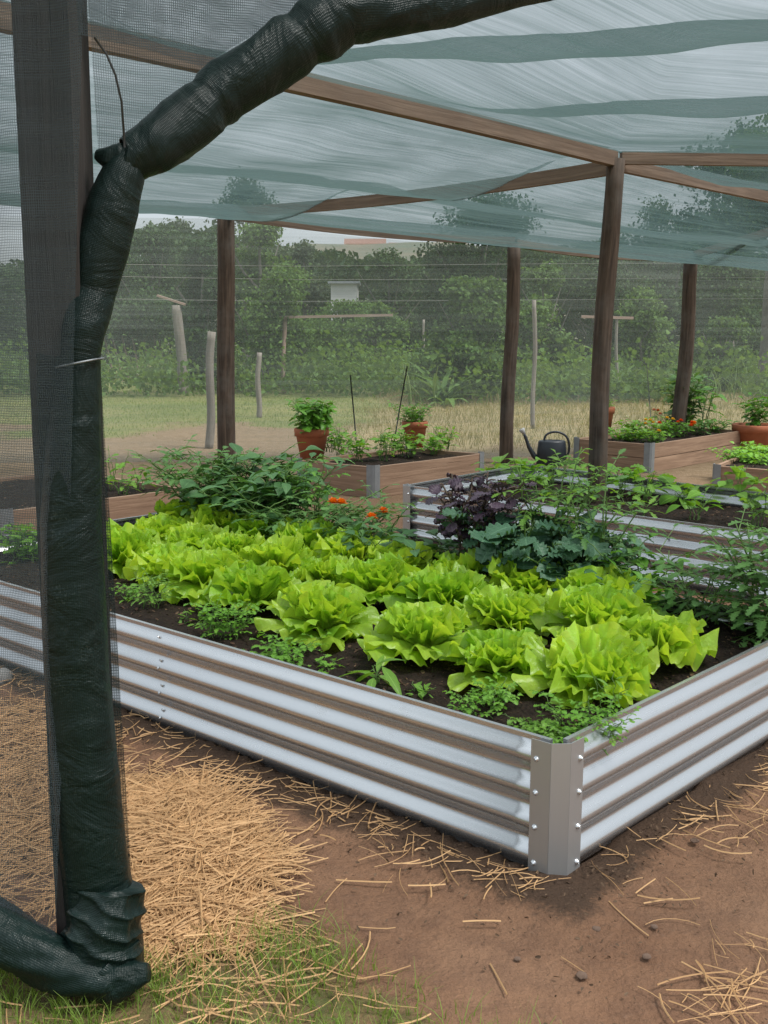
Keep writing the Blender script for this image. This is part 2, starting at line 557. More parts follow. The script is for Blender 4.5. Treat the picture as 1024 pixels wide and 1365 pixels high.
def bp(s, t, z=.33):
    """bed co-ordinates of the near bed: s along from the near corner, t across"""
    p = B1C + s * ED + t * EW
    return np.array((p[0], p[1], z))


def nz2(x, y, s=1.0, seed=0.0):
    return mnoise.noise(Vector((x * s + seed, y * s - seed * .7, seed * 1.3)))


def fbm(x, y, s=1.0, seed=0.0, oct=4):
    return mnoise.fractal(Vector((x * s + seed, y * s - seed * .7, seed)), 1.0, 2.0, oct)


# ------------------------------------------------------------------ ground
def poly_dist(x, y, quad):
    """signed distance to a convex quad (negative inside)"""
    d = -1e9
    c = sum(quad) / 4
    for i in range(4):
        a, b = quad[i], quad[(i + 1) % 4]
        e = b - a
        nn = np.array((e[1], -e[0]))
        nn = nn / np.hypot(*nn)
        if np.dot(nn, (c - a)[:2]) > 0:
            nn = -nn
        d = max(d, nn[0] * (x - a[0]) + nn[1] * (y - a[1]))
    return d


def axis(segs):
    out = []
    for a, b, st in segs:
        out += list(np.arange(a, b, st))
    return np.array(out + [segs[-1][1]])


def smooth(a, b, x):
    t = min(1, max(0, (x - a) / (b - a)))
    return t * t * (3 - 2 * t)


def zone(x, y):
    """what covers the ground: green, dry, dark, straw litter"""
    grn = dry = dark = 0.0
    nn = fbm(x, y, .35, 3.1)
    n2 = fbm(x, y, 1.6, 9.3)
    far = smooth(11.2, 15.0, y + 1.2 * nn + .5 * n2)
    right = smooth(-1.5, 1.0, x + .9 * nn - .03 * (y - 14))
    grn = far * smooth(14.2, 17.0, y + 2.0 * nn + .6 * n2) * (1 - right)
    dry = far * right
    if y > 22:
        grn = max(grn, smooth(22, 27, y))
        dry *= 1 - .8 * smooth(22, 27, y)
    # turf at the camera's feet, on the left
    fg = 1 - smooth(-.12, .14, (y - 2.27) + .9 * max(0, x + .2) - .22 * n2) if x < 1.0 else 0
    grn = max(grn, fg * .5 * (1 if y < 4 else 0))
    if y < 1.5:      # unseen dry-grass tone behind the viewpoint, added to grey the metal's reflections
        dry = max(dry, .9 * smooth(1.5, .9, y) if False else .9 * (1 - smooth(.9, 1.5, y)))
    d1 = min(poly_dist(x, y, B1), poly_dist(x, y, B2))
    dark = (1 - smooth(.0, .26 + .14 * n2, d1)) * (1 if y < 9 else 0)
    return grn, dry, dark, d1


xs = axis([(-400, -60, 40), (-60, -12, 3), (-12, -3, .45), (-3, 3.2, .045), (3.2, 12, .4), (12, 60, 3), (60, 400, 40)])
ys = axis([(-60, 0, 6), (0, 1.2, .3), (1.2, 4.6, .04), (4.6, 9, .16), (9, 30, .3), (30, 60, 2), (60, 900, 60)])
P = np.zeros((len(xs), len(ys), 3))
att = np.zeros((len(xs), len(ys), 3))
for i, x in enumerate(xs):
    for j, y in enumerate(ys):
        gr, dr, dk, d1 = zone(x, y)
        near = 1 if (-3.2 < x < 3.4 and 0 < y < 9) else .3
        z = (.012 * fbm(x, y, 2.2, 5) + .006 * fbm(x, y, 9, 2)) * near + (.028 * dk if near == 1 else 0) - .008
        if d1 < -.02:
            z = -.02
        P[i, j] = (x, y, min(z, .035))
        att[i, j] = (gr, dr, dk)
mb = MB()
mb.grid(P)
ground_m, nt, out = newmat('ground_earth')
n = N(nt)
tc = n('TexCoord')
ob = tc.outputs['Object']
at = n('Attribute', attribute_name='zone')
sep = n('SeparateColor', {0: at.outputs['Color']})
big = n.noise(ob, 1.3, 5, .6)
mid = n.noise(ob, 9, 7, .7)
fin = n.noise(ob, 70, 6, .7)
vor = n('TexVoronoi', {'Vector': ob, 'Scale': 60.0}).outputs[0]
dirt = n.mix(n.ramp(big, [(.35, (0, 0, 0)), (.68, (1, 1, 1))]), (.225, .118, .068, 1), (.33, .188, .113, 1))
dirt = n.mix(n.math('MULTIPLY', n.ramp(mid, [(.42, (0, 0, 0)), (.75, (1, 1, 1))]), .6), dirt, (.12, .068, .048, 1))
yy = n('SeparateXYZ', {0: ob}).outputs[1]
dirt = n.mix(n('MapRange', {0: yy, 1: 6.5, 2: 11.0, 3: 0.0, 4: .85}).outputs[0], dirt, n.mix(n.ramp(mid, [(.4, (0, 0, 0)), (.65, (1, 1, 1))]), (.15, .115, .065, 1), (.24, .18, .115, 1)))
gr2 = n.noise(ob, 240, 3, .7)
dirt = n.mix(n.math('MULTIPLY', n.ramp(gr2, [(.5, (0, 0, 0)), (.62, (1, 1, 1))]), .35), dirt, n.mix(1, dirt, g(.45), 'MULTIPLY'))
dirt = n.mix(n.math('MULTIPLY', n.ramp(fin, [(.55, (0, 0, 0)), (.75, (1, 1, 1))]), .35), dirt, (.27, .18, .13, 1))
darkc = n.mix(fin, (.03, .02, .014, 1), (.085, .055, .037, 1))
gn = n.noise(ob, 5, 8, .75)
green = n.mix(n.ramp(gn, [(.35, (0, 0, 0)), (.65, (1, 1, 1))]), (.075, .105, .03, 1), (.17, .18, .06, 1))
green = n.mix(n.ramp(n.noise(ob, .35, 4, .6), [(.4, (0, 0, 0)), (.7, (1, 1, 1))]), green, (.2, .185, .075, 1))
dryc = n.mix(n.ramp(gn, [(.35, (0, 0, 0)), (.65, (1, 1, 1))]), (.2, .16, .075, 1), (.3, .235, .13, 1))


def edge(s, k=.55):
    a = n.math('ADD', s, n.math('MULTIPLY', n.math('SUBTRACT', mid, .5), k))
    return n.ramp(n.math('ADD', a, n.math('MULTIPLY', n.math('SUBTRACT', fin, .5), k * .8)), [(.35, (0, 0, 0)), (.62, (1, 1, 1))])


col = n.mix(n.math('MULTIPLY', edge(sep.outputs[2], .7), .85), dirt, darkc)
col = n.mix(edge(sep.outputs[1]), col, dryc)
col = n.mix(edge(sep.outputs[0]), col, green)
b = n('Bump', {'Strength': 1.0, 'Distance': .024, 'Height': n.math('ADD', n.math('ADD', mid, n.math('MULTIPLY', fin, .7)), n.math('MULTIPLY', vor, .2))})
p = n('BsdfPrincipled', {'Base Color': col, 'Roughness': .92, 'Specular IOR Level': .2, 'Normal': b})
nt.links.new(p.outputs[0], out.inputs[0])
go = mb.build('ground', ground_m, flip=False, recalc=False)
if go.data.polygons[0].normal.z < 0:
    go.data.flip_normals()
ca = go.data.color_attributes.new('zone', 'FLOAT_COLOR', 'POINT')
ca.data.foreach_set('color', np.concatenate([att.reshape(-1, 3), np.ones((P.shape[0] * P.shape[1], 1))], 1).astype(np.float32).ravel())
tag(go, 'reddish bare earth turning to lawn and dry grass further back', 'ground', kind='structure')

# wooded rise closing the view
mb = MB()
A = []
for i in range(60):
    x = -220 + 440 * i / 59
    top = 8.5 + 2.2 * fbm(x, 0, .03, 4) + 6.5 * math.exp(-((x - 2) / 26) ** 2)
    A.append([(x, 110 + 12 * math.sin(i * .4), -.5), (x, 125, top * .55), (x, 150, top), (x, 210, top * .9), (x, 230, -.5)])
mb.grid(np.array(A))
hillm = plainmat('hill_scrub', (.055, .075, .05), .95, col2=(.12, .10, .07), scale=.12, bump=.8, bscale=1.2)
tag(mb.build('hill', hillm, recalc=True), 'low scrubby hill closing the view behind the trees', 'hill', kind='structure')


# ------------------------------------------------------------------ leaf shapes
def frames(d, up):
    d = d / (np.linalg.norm(d, axis=1, keepdims=True) + 1e-9)
    z = up - d * (up * d).sum(1, keepdims=True)
    z /= np.linalg.norm(z, axis=1, keepdims=True) + 1e-9
    x = np.cross(d, z)
    return np.stack([x, d, z], -1)


def leaf_template(widths, fold=.25, droop=.35, nu=2):
    """unit-long leaf; widths = half width at stations along it"""
    nv = len(widths)
    T, UV = [], []
    for i, w_ in enumerate(widths):
        t = i / (nv - 1)
        for k in range(nu + 1):
            u = -1 + 2 * k / nu
            T.append((u * w_, t - .12 * droop * t * t, abs(u) * w_ * fold - droop * t * t * .5))
            UV.append(((u + 1) / 2, t))
    F = []
    for i in range(nv - 1):
        for k in range(nu):
            a = i * (nu + 1) + k
            F.append((a, a + 1, a + nu + 2, a + nu + 1))
    return np.array(T), np.array(F), np.array(UV)


OVATE = leaf_template([.02, .2, .3, .27, .15, .01], .3, .4)
LANCE = leaf_template([.02, .1, .13, .11, .06, .005], .3, .45)
LOBED = leaf_template([.02, .2, .12, .3, .16, .27, .12, .17, .01], .2, .45)
ROUND = leaf_template([.05, .3, .42, .44, .33, .05], .25, .45)
FRILL = leaf_template([.03, .32, .14, .46, .2, .5, .26, .3, .08], .35, .5)


def kale_template(seed=0, nu=8, nv=20, ruf=.075):
    T, UV = [], []
    for i in range(nv + 1):
        t = i / nv
        wd = .06 if t < .15 else .06 + .36 * math.sin(min(1, (t - .15) / .85) * math.pi * .86) ** .7
        for k in range(nu + 1):
            u = -1 + 2 * k / nu
            e = abs(u) ** 2
            T.append((u * wd * (1 + .05 * math.sin(i * .9 + k)), t * 1.0 - .1 * t * t, ruf * e * math.sin(i * 1.55 + (1 if u > 0 else 2.5)) + .12 * abs(u) * wd - .22 * t * t + .012 * math.sin(i * 1.7 + k * 2.0)))
            UV.append(((u + 1) / 2, t))
    F = [(i * (nu + 1) + k, i * (nu + 1) + k + 1, (i + 1) * (nu + 1) + k + 1, (i + 1) * (nu + 1) + k) for i in range(nv) for k in range(nu)]
    return np.array(T), np.array(F), np.array(UV)


KALE = kale_template()
SPRIG = leaf_template([.3, .5, .42, .05], .3, .2)


def fan_leaf(mb, base, az, e0, e1, L, rs, thm=1.05, ruf=.03, k=11, nr=14, na=92, petiole=.15, lobes=.08, fine=.004):
    """a frilled fan of a leaf: lettuce, kale"""
    r = np.linspace(0, 1, nr + 1)
    th = np.linspace(-1, 1, na + 1)
    ph1, ph2, ph3 = rs.rand(3) * 6.28
    e = e0 + (e1 - e0) * r
    dr = 1 / nr
    h = np.concatenate([[0], np.cumsum(np.cos(e[:-1]) * dr)])
    z = np.concatenate([[0], np.cumsum(np.sin(e[:-1]) * dr)])
    P = np.zeros((nr + 1, na + 1, 3))
    cup = rs.uniform(.15, .5)
    for i in range(nr + 1):
        spread = thm * min(1.0, max(.12, (r[i] - petiole * .4) / .5))
        a = th * spread
        lr = 1 + lobes * np.sin(th * 4.2 + ph1) + lobes * .7 * np.sin(th * 9 + ph2) + lobes * .3 * np.sin(th * 23 + ph3) - .15 * np.abs(th) ** 3
        wvp = ruf * r[i] ** 2.8
        wv = wvp * (np.sin(th * k + ph1 + r[i]) + .5 * np.sin(th * k * 1.7 + ph2 - r[i]) + .38 * r[i] ** 5 * np.sin(th * k * 3.1 + ph3)) + fine * r[i] * np.sin(th * 17 + ph2 + r[i] * 9) * np.sin(r[i] * 14 + ph1) + .45 * ruf * r[i] * np.sin(th * 4.2 + r[i] * 3 + ph3)
        out_ = h[i] * L * lr * np.cos(a * .8) - (z[i] * L) * cup * np.abs(th) ** 2 * .3
        lat = r[i] * L * np.sin(a) * lr
        up_ = z[i] * L * (1 - .15 * np.abs(th) ** 2) * (lr * .5 + .5)
        nx, nzv = -math.sin(e[i]), math.cos(e[i])
        o_ = out_ + nx * (wv - cup * L * .28 * np.abs(th) ** 2 * r[i])
        u_ = up_ + nzv * (wv + cup * L * .28 * np.abs(th) ** 2 * r[i])
        P[i, :, 0] = base[0] + math.cos(az) * o_ - math.sin(az) * lat
        P[i, :, 1] = base[1] + math.sin(az) * o_ + math.cos(az) * lat
        P[i, :, 2] = base[2] + u_
    mb.grid(P)


def lettuce_mesh(seed):
    rs = np.random.RandomState(seed)
    mb = MB()
    nl = 21
    for i in range(nl):
        f = i / (nl - 1)
        az = i * 2.39996 + rs.uniform(-.3, .3)
        e0 = R(38 + 42 * f ** .8 + rs.uniform(-9, 9))
        e1 = R(22 + 50 * f + rs.uniform(-34, 22)) if i > 6 else R(rs.uniform(-42, 24))
        L = (.215 - .065 * f) * rs.uniform(.88, 1.1)
        fan_leaf(mb, (0.012 * math.cos(az), .012 * math.sin(az), .005 + .02 * f), az, e0, e1, L, rs,
                 thm=rs.uniform(1.0, 1.35), ruf=rs.uniform(.017, .028), k=rs.uniform(9, 13), lobes=.10)
    return mb


# ------------------------------------------------------------------ generic plants
def plant(name, label, cat, loc, mat, stems=5, h=.4, spread=.15, nodes=6, leaf=.09, tpl=OVATE, comp=0, pet=.05,
          start=.25, seed=1, group=None, stem_r=.004, droop=.3, smat=None, flowers=None, lean=(0, 0), top=1.0, stemmat=None):
    rs = np.random.RandomState(seed)
    t = thing(name, label, cat, tuple(loc), group)
    lm, sm = MB(), MB()
    pos, dirs, ups, scs = [], [], [], []
    tips = []
    for s in range(stems):
        az = s * 2.4 + rs.uniform(-.5, .5)
        sp = spread * rs.uniform(.35, 1.0) if stems > 1 else spread * .2
        hh = h * rs.uniform(.7, 1.05)
        b0 = np.array((rs.uniform(-.02, .02), rs.uniform(-.02, .02), -.01)) * (1 + stems * .2)
        b0[2] = -.02
        path = []
        for k in range(9):
            q = k / 8
            path.append(b0 + np.array((math.cos(az) * sp * q ** 1.5 + lean[0] * q + rs.normal(0, .006), math.sin(az) * sp * q ** 1.5 + lean[1] * q + rs.normal(0, .006), hh * (q - .12 * q * q))))
        path = np.array(path)
        sm.tube(path, np.linspace(stem_r, stem_r * .45, 9), 5, caps=False)
        tips.append(path[-1])
        for k in range(nodes):
            q = start + (1 - start) * (k + rs.uniform(0, .8)) / nodes
            q = min(q, 1)
            i = min(7, int(q * 8))
            p0 = path[i] + (path[i + 1] - path[i]) * (q * 8 - i)
            a = k * 2.4 + s + rs.uniform(-.6, .6)
            el = rs.uniform(-.1, .7)
            d = np.array((math.cos(a) * math.cos(el), math.sin(a) * math.cos(el), math.sin(el)))
            L = leaf * rs.uniform(.65, 1.15) * (1 - (1 - top) * q)
            pl = pet * rs.uniform(.7, 1.3)
            p1 = p0 + d * pl
            if pl > .01:
                sm.tube(np.array([p0, p0 + d * pl * .5 + (0, 0, .006), p1]), stem_r * .45, 4, caps=False)
            if comp:
                # a compound leaf: pairs of leaflets and one at the tip
                side = np.cross(d, (0, 0, 1))
                side /= np.linalg.norm(side) + 1e-9
                axis_l = L * 1.5
                for c in range(comp):
                    q2 = (c + .4) / comp
                    pc = p1 + d * axis_l * q2 - np.array((0, 0, droop * .35 * axis_l * q2 * q2))
                    for sg in (-1, 1):
                        dd = d * .55 + side * sg + np.array((0, 0, rs.uniform(-.35, .2)))
                        pos.append(pc), dirs.append(dd), ups.append((rs.uniform(-.3, .3), rs.uniform(-.3, .3), 1)), scs.append(L * .62 * rs.uniform(.7, 1.1))
                pe = p1 + d * axis_l - np.array((0, 0, droop * .35 * axis_l))
                sm.tube(np.array([p1, (p1 + pe) / 2 + (0, 0, droop * .05 * axis_l), pe]), stem_r * .35, 4, caps=False)
                pos.append(pe), dirs.append(d + np.array((0, 0, -.3))), ups.append((rs.uniform(-.3, .3), rs.uniform(-.3, .3), 1)), scs.append(L * .8)
            else:
                pos.append(p1), dirs.append(d + np.array((0, 0, -droop * rs.uniform(0, 1)))), ups.append((rs.uniform(-.5, .5), rs.uniform(-.5, .5), 1)), scs.append(L)
    pos, dirs, ups = np.array(pos), np.array(dirs, float), np.array(ups, float)
    T, F, UV = tpl
    sc3 = np.array(scs)[:, None] * np.stack([rs.uniform(.8, 1.2, len(scs)), np.ones(len(scs)), rs.uniform(.4, 1.6, len(scs))], 1)
    lm.scatter(T, F, UV, pos, frames(dirs, ups), sc3)
    lm.build('foliage', mat, t)
    sm.build('stem', stemmat or M['stem'], t)
    for (fm, count, size) in (flowers or []):
        for q in range(count):
            tp = tips[rs.randint(len(tips))] + np.array((rs.uniform(-.04, .04), rs.uniform(-.04, .04), .015))
            fb = MB()
            k = 16
            aa = np.arange(k) * 2.4
            el = np.linspace(.1, 1.3, k)
            dd = np.stack([np.cos(aa) * np.cos(el), np.sin(aa) * np.cos(el), np.sin(el)], 1)
            fb.scatter(*SPRIG, np.repeat(tp[None], k, 0), frames(dd, np.tile((0, 0, 1.), (k, 1)) + dd * .1), np.full(k, size))
            fb.build('flower', fm, t)
    return t


def frill_plant(name, label, cat, loc, mat, nl=18, L=.2, h=.15, ruf=.03, seed=1, trunk=.012, stem=None, e=(.9, .1), thm=.8, petl=.12, group=None):
    """kale: fans on stalks round a short stem"""
    rs = np.random.RandomState(seed)
    t = thing(name, label, cat, tuple(loc), group)
    lm, sm = MB(), MB()
    sm.tube([(0, 0, -.03), (.004, .003, h * .5), (0, .002, h)], [trunk, trunk * .9, trunk * .7], 7)
    for i in range(nl):
        f = i / max(1, nl - 1)
        az = i * 2.39996 + rs.uniform(-.3, .3)
        z0 = h * (.35 + .62 * f)
        el = e[1] + (e[0] - e[1]) * f + rs.uniform(-.15, .15)
        pl = petl * rs.uniform(.7, 1.25) * (1 - .4 * f)
        p1 = np.array((math.cos(az) * math.cos(el) * pl, math.sin(az) * math.cos(el) * pl, z0 + math.sin(el) * pl))
        sm.tube(np.array([(0, 0, z0), p1 * .5 + np.array((0, 0, z0 * .5)) + (0, 0, .005), p1]), trunk * .33, 5, caps=False)
        fan_leaf(lm, p1, az, el + .25, el - rs.uniform(.5, 1.3), L * rs.uniform(.75, 1.1) * (1 - .3 * f), rs, thm=thm * rs.uniform(.8, 1.1), ruf=ruf * rs.uniform(.7, 1.2), k=rs.uniform(13, 19), na=30, nr=8, petiole=.1, lobes=.1)
    lm.build('foliage', mat, t)
    sm.build('stem', stem or M['stem'], t)
    return t


# ------------------------------------------------------------------ galvanised raised beds
def wall_profile(h, per=4, amp=.026, ns=18):
    """offset outward against height for a corrugated sheet: long faces tilted up, tight undercuts"""
    out = []
    for i in range(per * ns + 1):
        q = i / (per * ns)              # 0 top .. 1 bottom
        ph = (q * per) % 1.0
        if i == per * ns:
            ph = 1.0
        a = ph / .47 if ph < .47 else 1 - (ph - .47) / .53
        a = .5 - .5 * math.cos(math.pi * a)
        out.append((h * (1 - q), -amp + amp * a))
    return out


def metal_bed(label, quad, h, soilz, group, visible_bolts=(), top_cut=.055):
    t = thing('corrugated_bed', label, 'raised bed', tuple(quad[0]), group)
    off = np.array(quad[0])
    prof = wall_profile(h)
    cen = sum(quad) / 4 - off
    inward = []
    for i in range(4):
        a, b = quad[i] - off, quad[(i + 1) % 4] - off
        d = (b - a) / np.linalg.norm(b - a)
        nn = np.array((d[1], -d[0], 0))
        if np.dot(nn, cen - a) > 0:
            nn = -nn
        inward.append((a, b, d, nn))
        L = np.linalg.norm(b - a)
        s = np.linspace(top_cut, L - top_cut, 40)
        P = np.array([[a + d * q + nn * o + np.array((0, 0, z - .006)) for q in s] for z, o in prof])
        uv = np.array([[(q, z) for q in s] for z, o in prof])
        mb = MB()
        mb.grid(P, uv)
        po = mb.build('side_panel', M['metal'], t)
        so_ = po.modifiers.new('thick', 'SOLIDIFY')
        so_.thickness = .003
        so_.offset = 0
        # folded safety edge along the top
        rb = MB()
        rb.box((a + b) / 2 + nn * (-.026) + np.array((0, 0, h - .004)), L - 2 * top_cut + .012, .014, .013, d, nn)
        rb.build('top_edge', M['metal'], t, smooth=False, bevel=.004)
        for (bi, frac) in visible_bolts:
            if bi == i:
                for (zz, oo) in ((.92, .0), (.69, 0), (.62, .0), (.44, 0), (.37, 0), (.19, 0), (.12, 0)):
                    k = min(len(prof) - 1, int((1 - zz) * (len(prof) - 1)))
                    c = a + d * (L * frac) + nn * (prof[k][1] + .002) + np.array((0, 0, prof[k][0]))
                    bb = MB()
                    bb.tube([c, c + nn * .003, c + nn * .006], [.006, .006, .002], 8)
                    bb.build('bolt', M['bolt'], po)
    for i in range(4):
        a, b, d, nn = inward[i]
        a0, b0, d0, n0 = inward[i - 1]
        c = a
        fl, ch = .062, .032       # flange length, chamfer set-back
        prev = c - d0 * 1.0
        o = .0045
        pts = [c - d0 * (ch + fl) + n0 * o, c - d0 * ch + n0 * o, c + d * ch + nn * o, c + d * (ch + fl) + nn * o]
        zs = [-.012, .1, .25, h + .004]
        P = np.array([[p + np.array((0, 0, z)) for p in pts] for z in zs])
        # split the rows so that the folds stay crisp
        cb = MB()
        for k in range(3):
            cb.grid(P[:, k:k + 2], np.array([[(z, k * .06), (z, k * .06 + .05)] for z in zs]))
        co = cb.build('corner_bracket', M['bracket'], t, smooth=False)
        sm = co.modifiers.new('thick', 'SOLIDIFY')
        sm.thickness = .0025
        sm.offset = 0
        for zz in (.87, .62, .36, .09):
            for (pc, nrm) in ((c - d0 * (ch + fl * .72) + n0 * (o + .001), n0), (c + d * (ch + fl * .72) + nn * (o + .001), nn)):
                q = pc + np.array((0, 0, h * zz))
                bb = MB()
                bb.tube([q, q + nrm * .003, q + nrm * .0055, q + nrm * .008], [.0085, .0085, .006, .002], 10)
                bb.build('bolt', M['bolt'], co)
    # soil
    qq = [q - off for q in quad]
    ins = []
    for i in range(4):
        v = cen - qq[i]
        ins.append(qq[i] + v / np.linalg.norm(v) * .055)
    m, k = 90, 50
    P = np.zeros((m, k, 3))
    for i in range(m):
        for j in range(k):
            u, v = i / (m - 1), j / (k - 1)
            p = (ins[0] * (1 - u) + ins[3] * u) * (1 - v) + (ins[1] * (1 - u) + ins[2] * u) * v
            z = soilz + .022 * fbm(p[0], p[1], 3, 7) + .012 * fbm(p[0], p[1], 14, 3)
            P[i, j] = (p[0], p[1], z)
    sb = MB()
    sb.grid(P)
    so2 = sb.build('soil', M['soil'], t)
    if so2.data.polygons[0].normal.z < 0:
        so2.data.flip_normals()
    # chips and crumbs lying in the soil
    rs = np.random.RandomState(int(soilz * 1000))
    nch = 5200
    uu, vv = rs.rand(nch), rs.rand(nch)
    pp = ((ins[0] * (1 - uu[:, None]) + ins[3] * uu[:, None]) * (1 - vv[:, None]) + (ins[1] * (1 - uu[:, None]) + ins[2] * uu[:, None]) * vv[:, None])
    pp[:, 2] = [soilz + .022 * fbm(p[0], p[1], 3, 7) + .012 * fbm(p[0], p[1], 14, 3) + .003 for p in pp]
    T, F, UV = leaf_template([.12, .22, .16, .08], .5, .2, 2)
    dd = rs.normal(0, 1, pp.shape) * (1, 1, .35)
    up2 = rs.normal(0, .5, pp.shape) + (0, 0, 1)
    cbm = MB()
    cbm.scatter(T, F, UV, pp, frames(dd, up2), .008 + .022 * rs.rand(nch) ** 3)
    tag(cbm.build('soil_crumbs', M['chip'], t), kind='stuff')
    return t


metal_bed('long galvanised corrugated raised bed in front, full of lettuces', B1, BH, BH - .065, 'galvanised corrugated beds', visible_bolts=((3, .554),))
metal_bed('galvanised corrugated raised bed behind, around the foot of the central post', B2, BH, BH - .12, 'galvanised corrugated beds')

# ------------------------------------------------------------------ lettuces
protos = []
LG = 'lettuces in the long galvanised bed'
spots = []
rowA = [(.31, .60), (.58, .50), (.95, .55), (1.40, .52), (1.84, .55), (2.22, .60), (2.56, .64), (2.90, .64), (3.24, .64)]
rowB = [(.30, 1.02), (.60, 1.10), (.92, .95), (1.22, 1.02), (1.56, .96), (1.90, 1.0), (2.22, 1.03), (2.56, 1.05), (2.90, 1.05), (3.24, 1.05)]
rowC = [(.72, 1.36), (1.10, 1.38), (1.44, 1.36), (1.78, 1.38), (2.12, 1.40), (2.46, 1.40), (2.80, 1.42), (3.14, 1.42), (3.46, 1.42)]
ORD = ['nearest the corner bracket', 'second from the corner bracket', 'third from the corner bracket', 'fourth from the corner bracket', 'fifth from the corner bracket',
       'sixth from the corner bracket', 'seventh from the corner bracket', 'eighth from the corner bracket', 'ninth from the corner bracket', 'tenth from the corner bracket']
for row, rname in ((rowA, 'front row'), (rowB, 'middle row'), (rowC, 'back row')):
    for i, (s, t_) in enumerate(row):
        spots.append((s, t_, 'frilly lime green lettuce in the %s, %s' % (rname, ORD[i])))
for i, (s, t_, lab) in enumerate(spots):
    if i < 7:
        t = thing('lettuce', lab, 'lettuce', (0, 0, 0), LG)
        t_o = lettuce_mesh(100 + i).build('leaves', M['lettuce'], t)
        protos.append(t)
    else:
        t = copy_tree(protos[(i * 3) % 7])
        t['label'] = lab
    q = bp(s + rnd.uniform(-.03, .03), t_ + rnd.uniform(-.03, .03), BH - .075)
    t.location = tuple(q)
    t.rotation_euler = (rnd.uniform(-.12, .12), rnd.uniform(-.12, .12), rnd.uniform(0, 6.28))
    k = rnd.uniform(.84, 1.12)
    t.scale = (k * rnd.uniform(.96, 1.06), k, k * rnd.uniform(.92, 1.12))

# ------------------------------------------------------------------ other plants in the near bed
SZ = BH - .07


def pg(x, y, z=SZ):
    return gp(x, y, z)


HB = 'small herbs along the front edge of the long bed'
plant('parsley', 'bright curly parsley growing right behind the near corner bracket', 'herb', pg(780, 985), M['herb'], 14, .15, .11, 7, .026, FRILL, 2, .012, .3, 11, HB, .0022)
plant('parsley', 'low pale parsley sprawling left of the near corner bracket', 'herb', pg(725, 978), M['fresh'], 11, .07, .12, 7, .026, FRILL, 2, .01, .3, 12, HB, .002)
plant('parsley', 'small dark green parsley clump in front of the nearest front lettuce', 'herb', pg(638, 948), M['herb'], 12, .12, .06, 7, .024, FRILL, 2, .01, .25, 13, HB, .002)
plant('parsley', 'leafy parsley clump at the bed edge, halfway along the front side', 'herb', pg(380, 880), M['herb'], 12, .10, .10, 7, .034, FRILL, 1, .012, .2, 14, HB, .002)
plant('herb_seedling', 'feathery carrot-like herb between two front row lettuces', 'herb', pg(302, 850), M['herb'], 14, .19, .09, 8, .026, FRILL, 2, .01, .25, 15, HB, .002)
plant('herb_seedling', 'upright pale seedling with toothed leaves beside the netted post', 'herb', pg(205, 815), M['fresh'], 7, .19, .06, 6, .04, LOBED, 1, .012, .3, 16, HB, .0025)
plant('parsley', 'sparse parsley sprout just right of the netted post', 'herb', pg(175, 800), M['herb'], 6, .1, .06, 5, .03, FRILL, 1, .012, .3, 17, HB, .002)
plant('grassy_seedling', 'thin seedling with arching strap leaves on bare soil', 'seedling', pg(512, 915), M['fresh'], 3, .12, .05, 3, .15, LANCE, 0, .01, .5, 21, None, .004, droop=1.1)
plant('herb_seedling', 'wispy pale seedling with long stalks beside the corner parsley', 'herb', pg(800, 960), M['fresh'], 5, .2, .07, 2, .05, LANCE, 0, .01, .6, 22, HB, .002)

plant('vegetable_seedling', 'tiny seedling on bare soil right of the strap-leaved seedling', 'seedling', pg(565, 925), M['fresh'], 4, .06, .05, 3, .045, OVATE, 0, .01, .2, 23, HB, .002)
plant('vegetable_seedling', 'small bright seedling between the two left herb clumps', 'seedling', pg(250, 830), M['fresh'], 4, .08, .05, 3, .045, LOBED, 0, .01, .2, 24, HB, .002)
plant('vegetable_seedling', 'small leafy seedling left of the strap-leaved seedling', 'seedling', pg(445, 893), M['herb'], 5, .07, .05, 4, .04, LOBED, 0, .01, .2, 25, HB, .002)
TG = 'tall leafy plants along the back edge of the long bed'
plant('tomato_plant', 'dense dark tomato bush in the back left corner, behind the lettuces', 'tomato plant', bp(3.35, 1.58, SZ), M['tomato'], 26, .55, .46, 14, .095, LOBED, 2, .04, .08, 31, TG, .007)
plant('tomato_plant', 'dark broad-leaved bush behind the lettuces, in front of the wooden post', 'tomato plant', bp(2.95, 1.62, SZ), M['dark_leaf'], 28, .54, .44, 16, .125, OVATE, 0, .06, .08, 32, TG, .007)
plant('tomato_plant', 'blue-green pepper bush just left of the marigold plant', 'pepper plant', bp(2.58, 1.6, SZ), M['tomato'], 18, .34, .36, 11, .095, LOBED, 1, .05, .08, 33, TG, .007)
plant('parsnip_plant', 'light lacy plant in front of the wooden planter under the terracotta pots', 'herb', bp(2.72, 1.85 - .2, SZ), M['basil'], 7, .62, .16, 6, .06, LOBED, 2, .03, .5, 34, TG, .004)
plant('marigold', 'dark green marigold plant with two orange flowers left of the purple kale', 'marigold', bp(2.16, 1.55, SZ), M['tomato'], 10, .40, .22, 9, .085, LOBED, 1, .03, .12, 35, None, .004, flowers=[(M['orange'], 4, .035)])
plant('pepper_plant', 'low glossy leafed plant at the lettuces, below the orange flowers', 'pepper plant', bp(2.05, 1.45, SZ), M['dark_leaf'], 9, .3, .26, 8, .11, OVATE, 0, .05, .12, 36, TG, .005)
plant('purple_kale', 'dark purple curly kale on thick woody stems', 'kale', bp(1.53, 1.60, SZ), M['purple'], 12, .60, .30, 12, .085, KALE, 0, .035, .5, 41, None, .009, .5, stemmat=M['woody'])
plant('green_kale', 'blue-green curly kale between purple kale and tall tomato', 'kale', bp(1.20, 1.54, SZ), M['kale'], 20, .44, .28, 12, .14, KALE, 0, .04, .15, 42, TG, .007, .6)
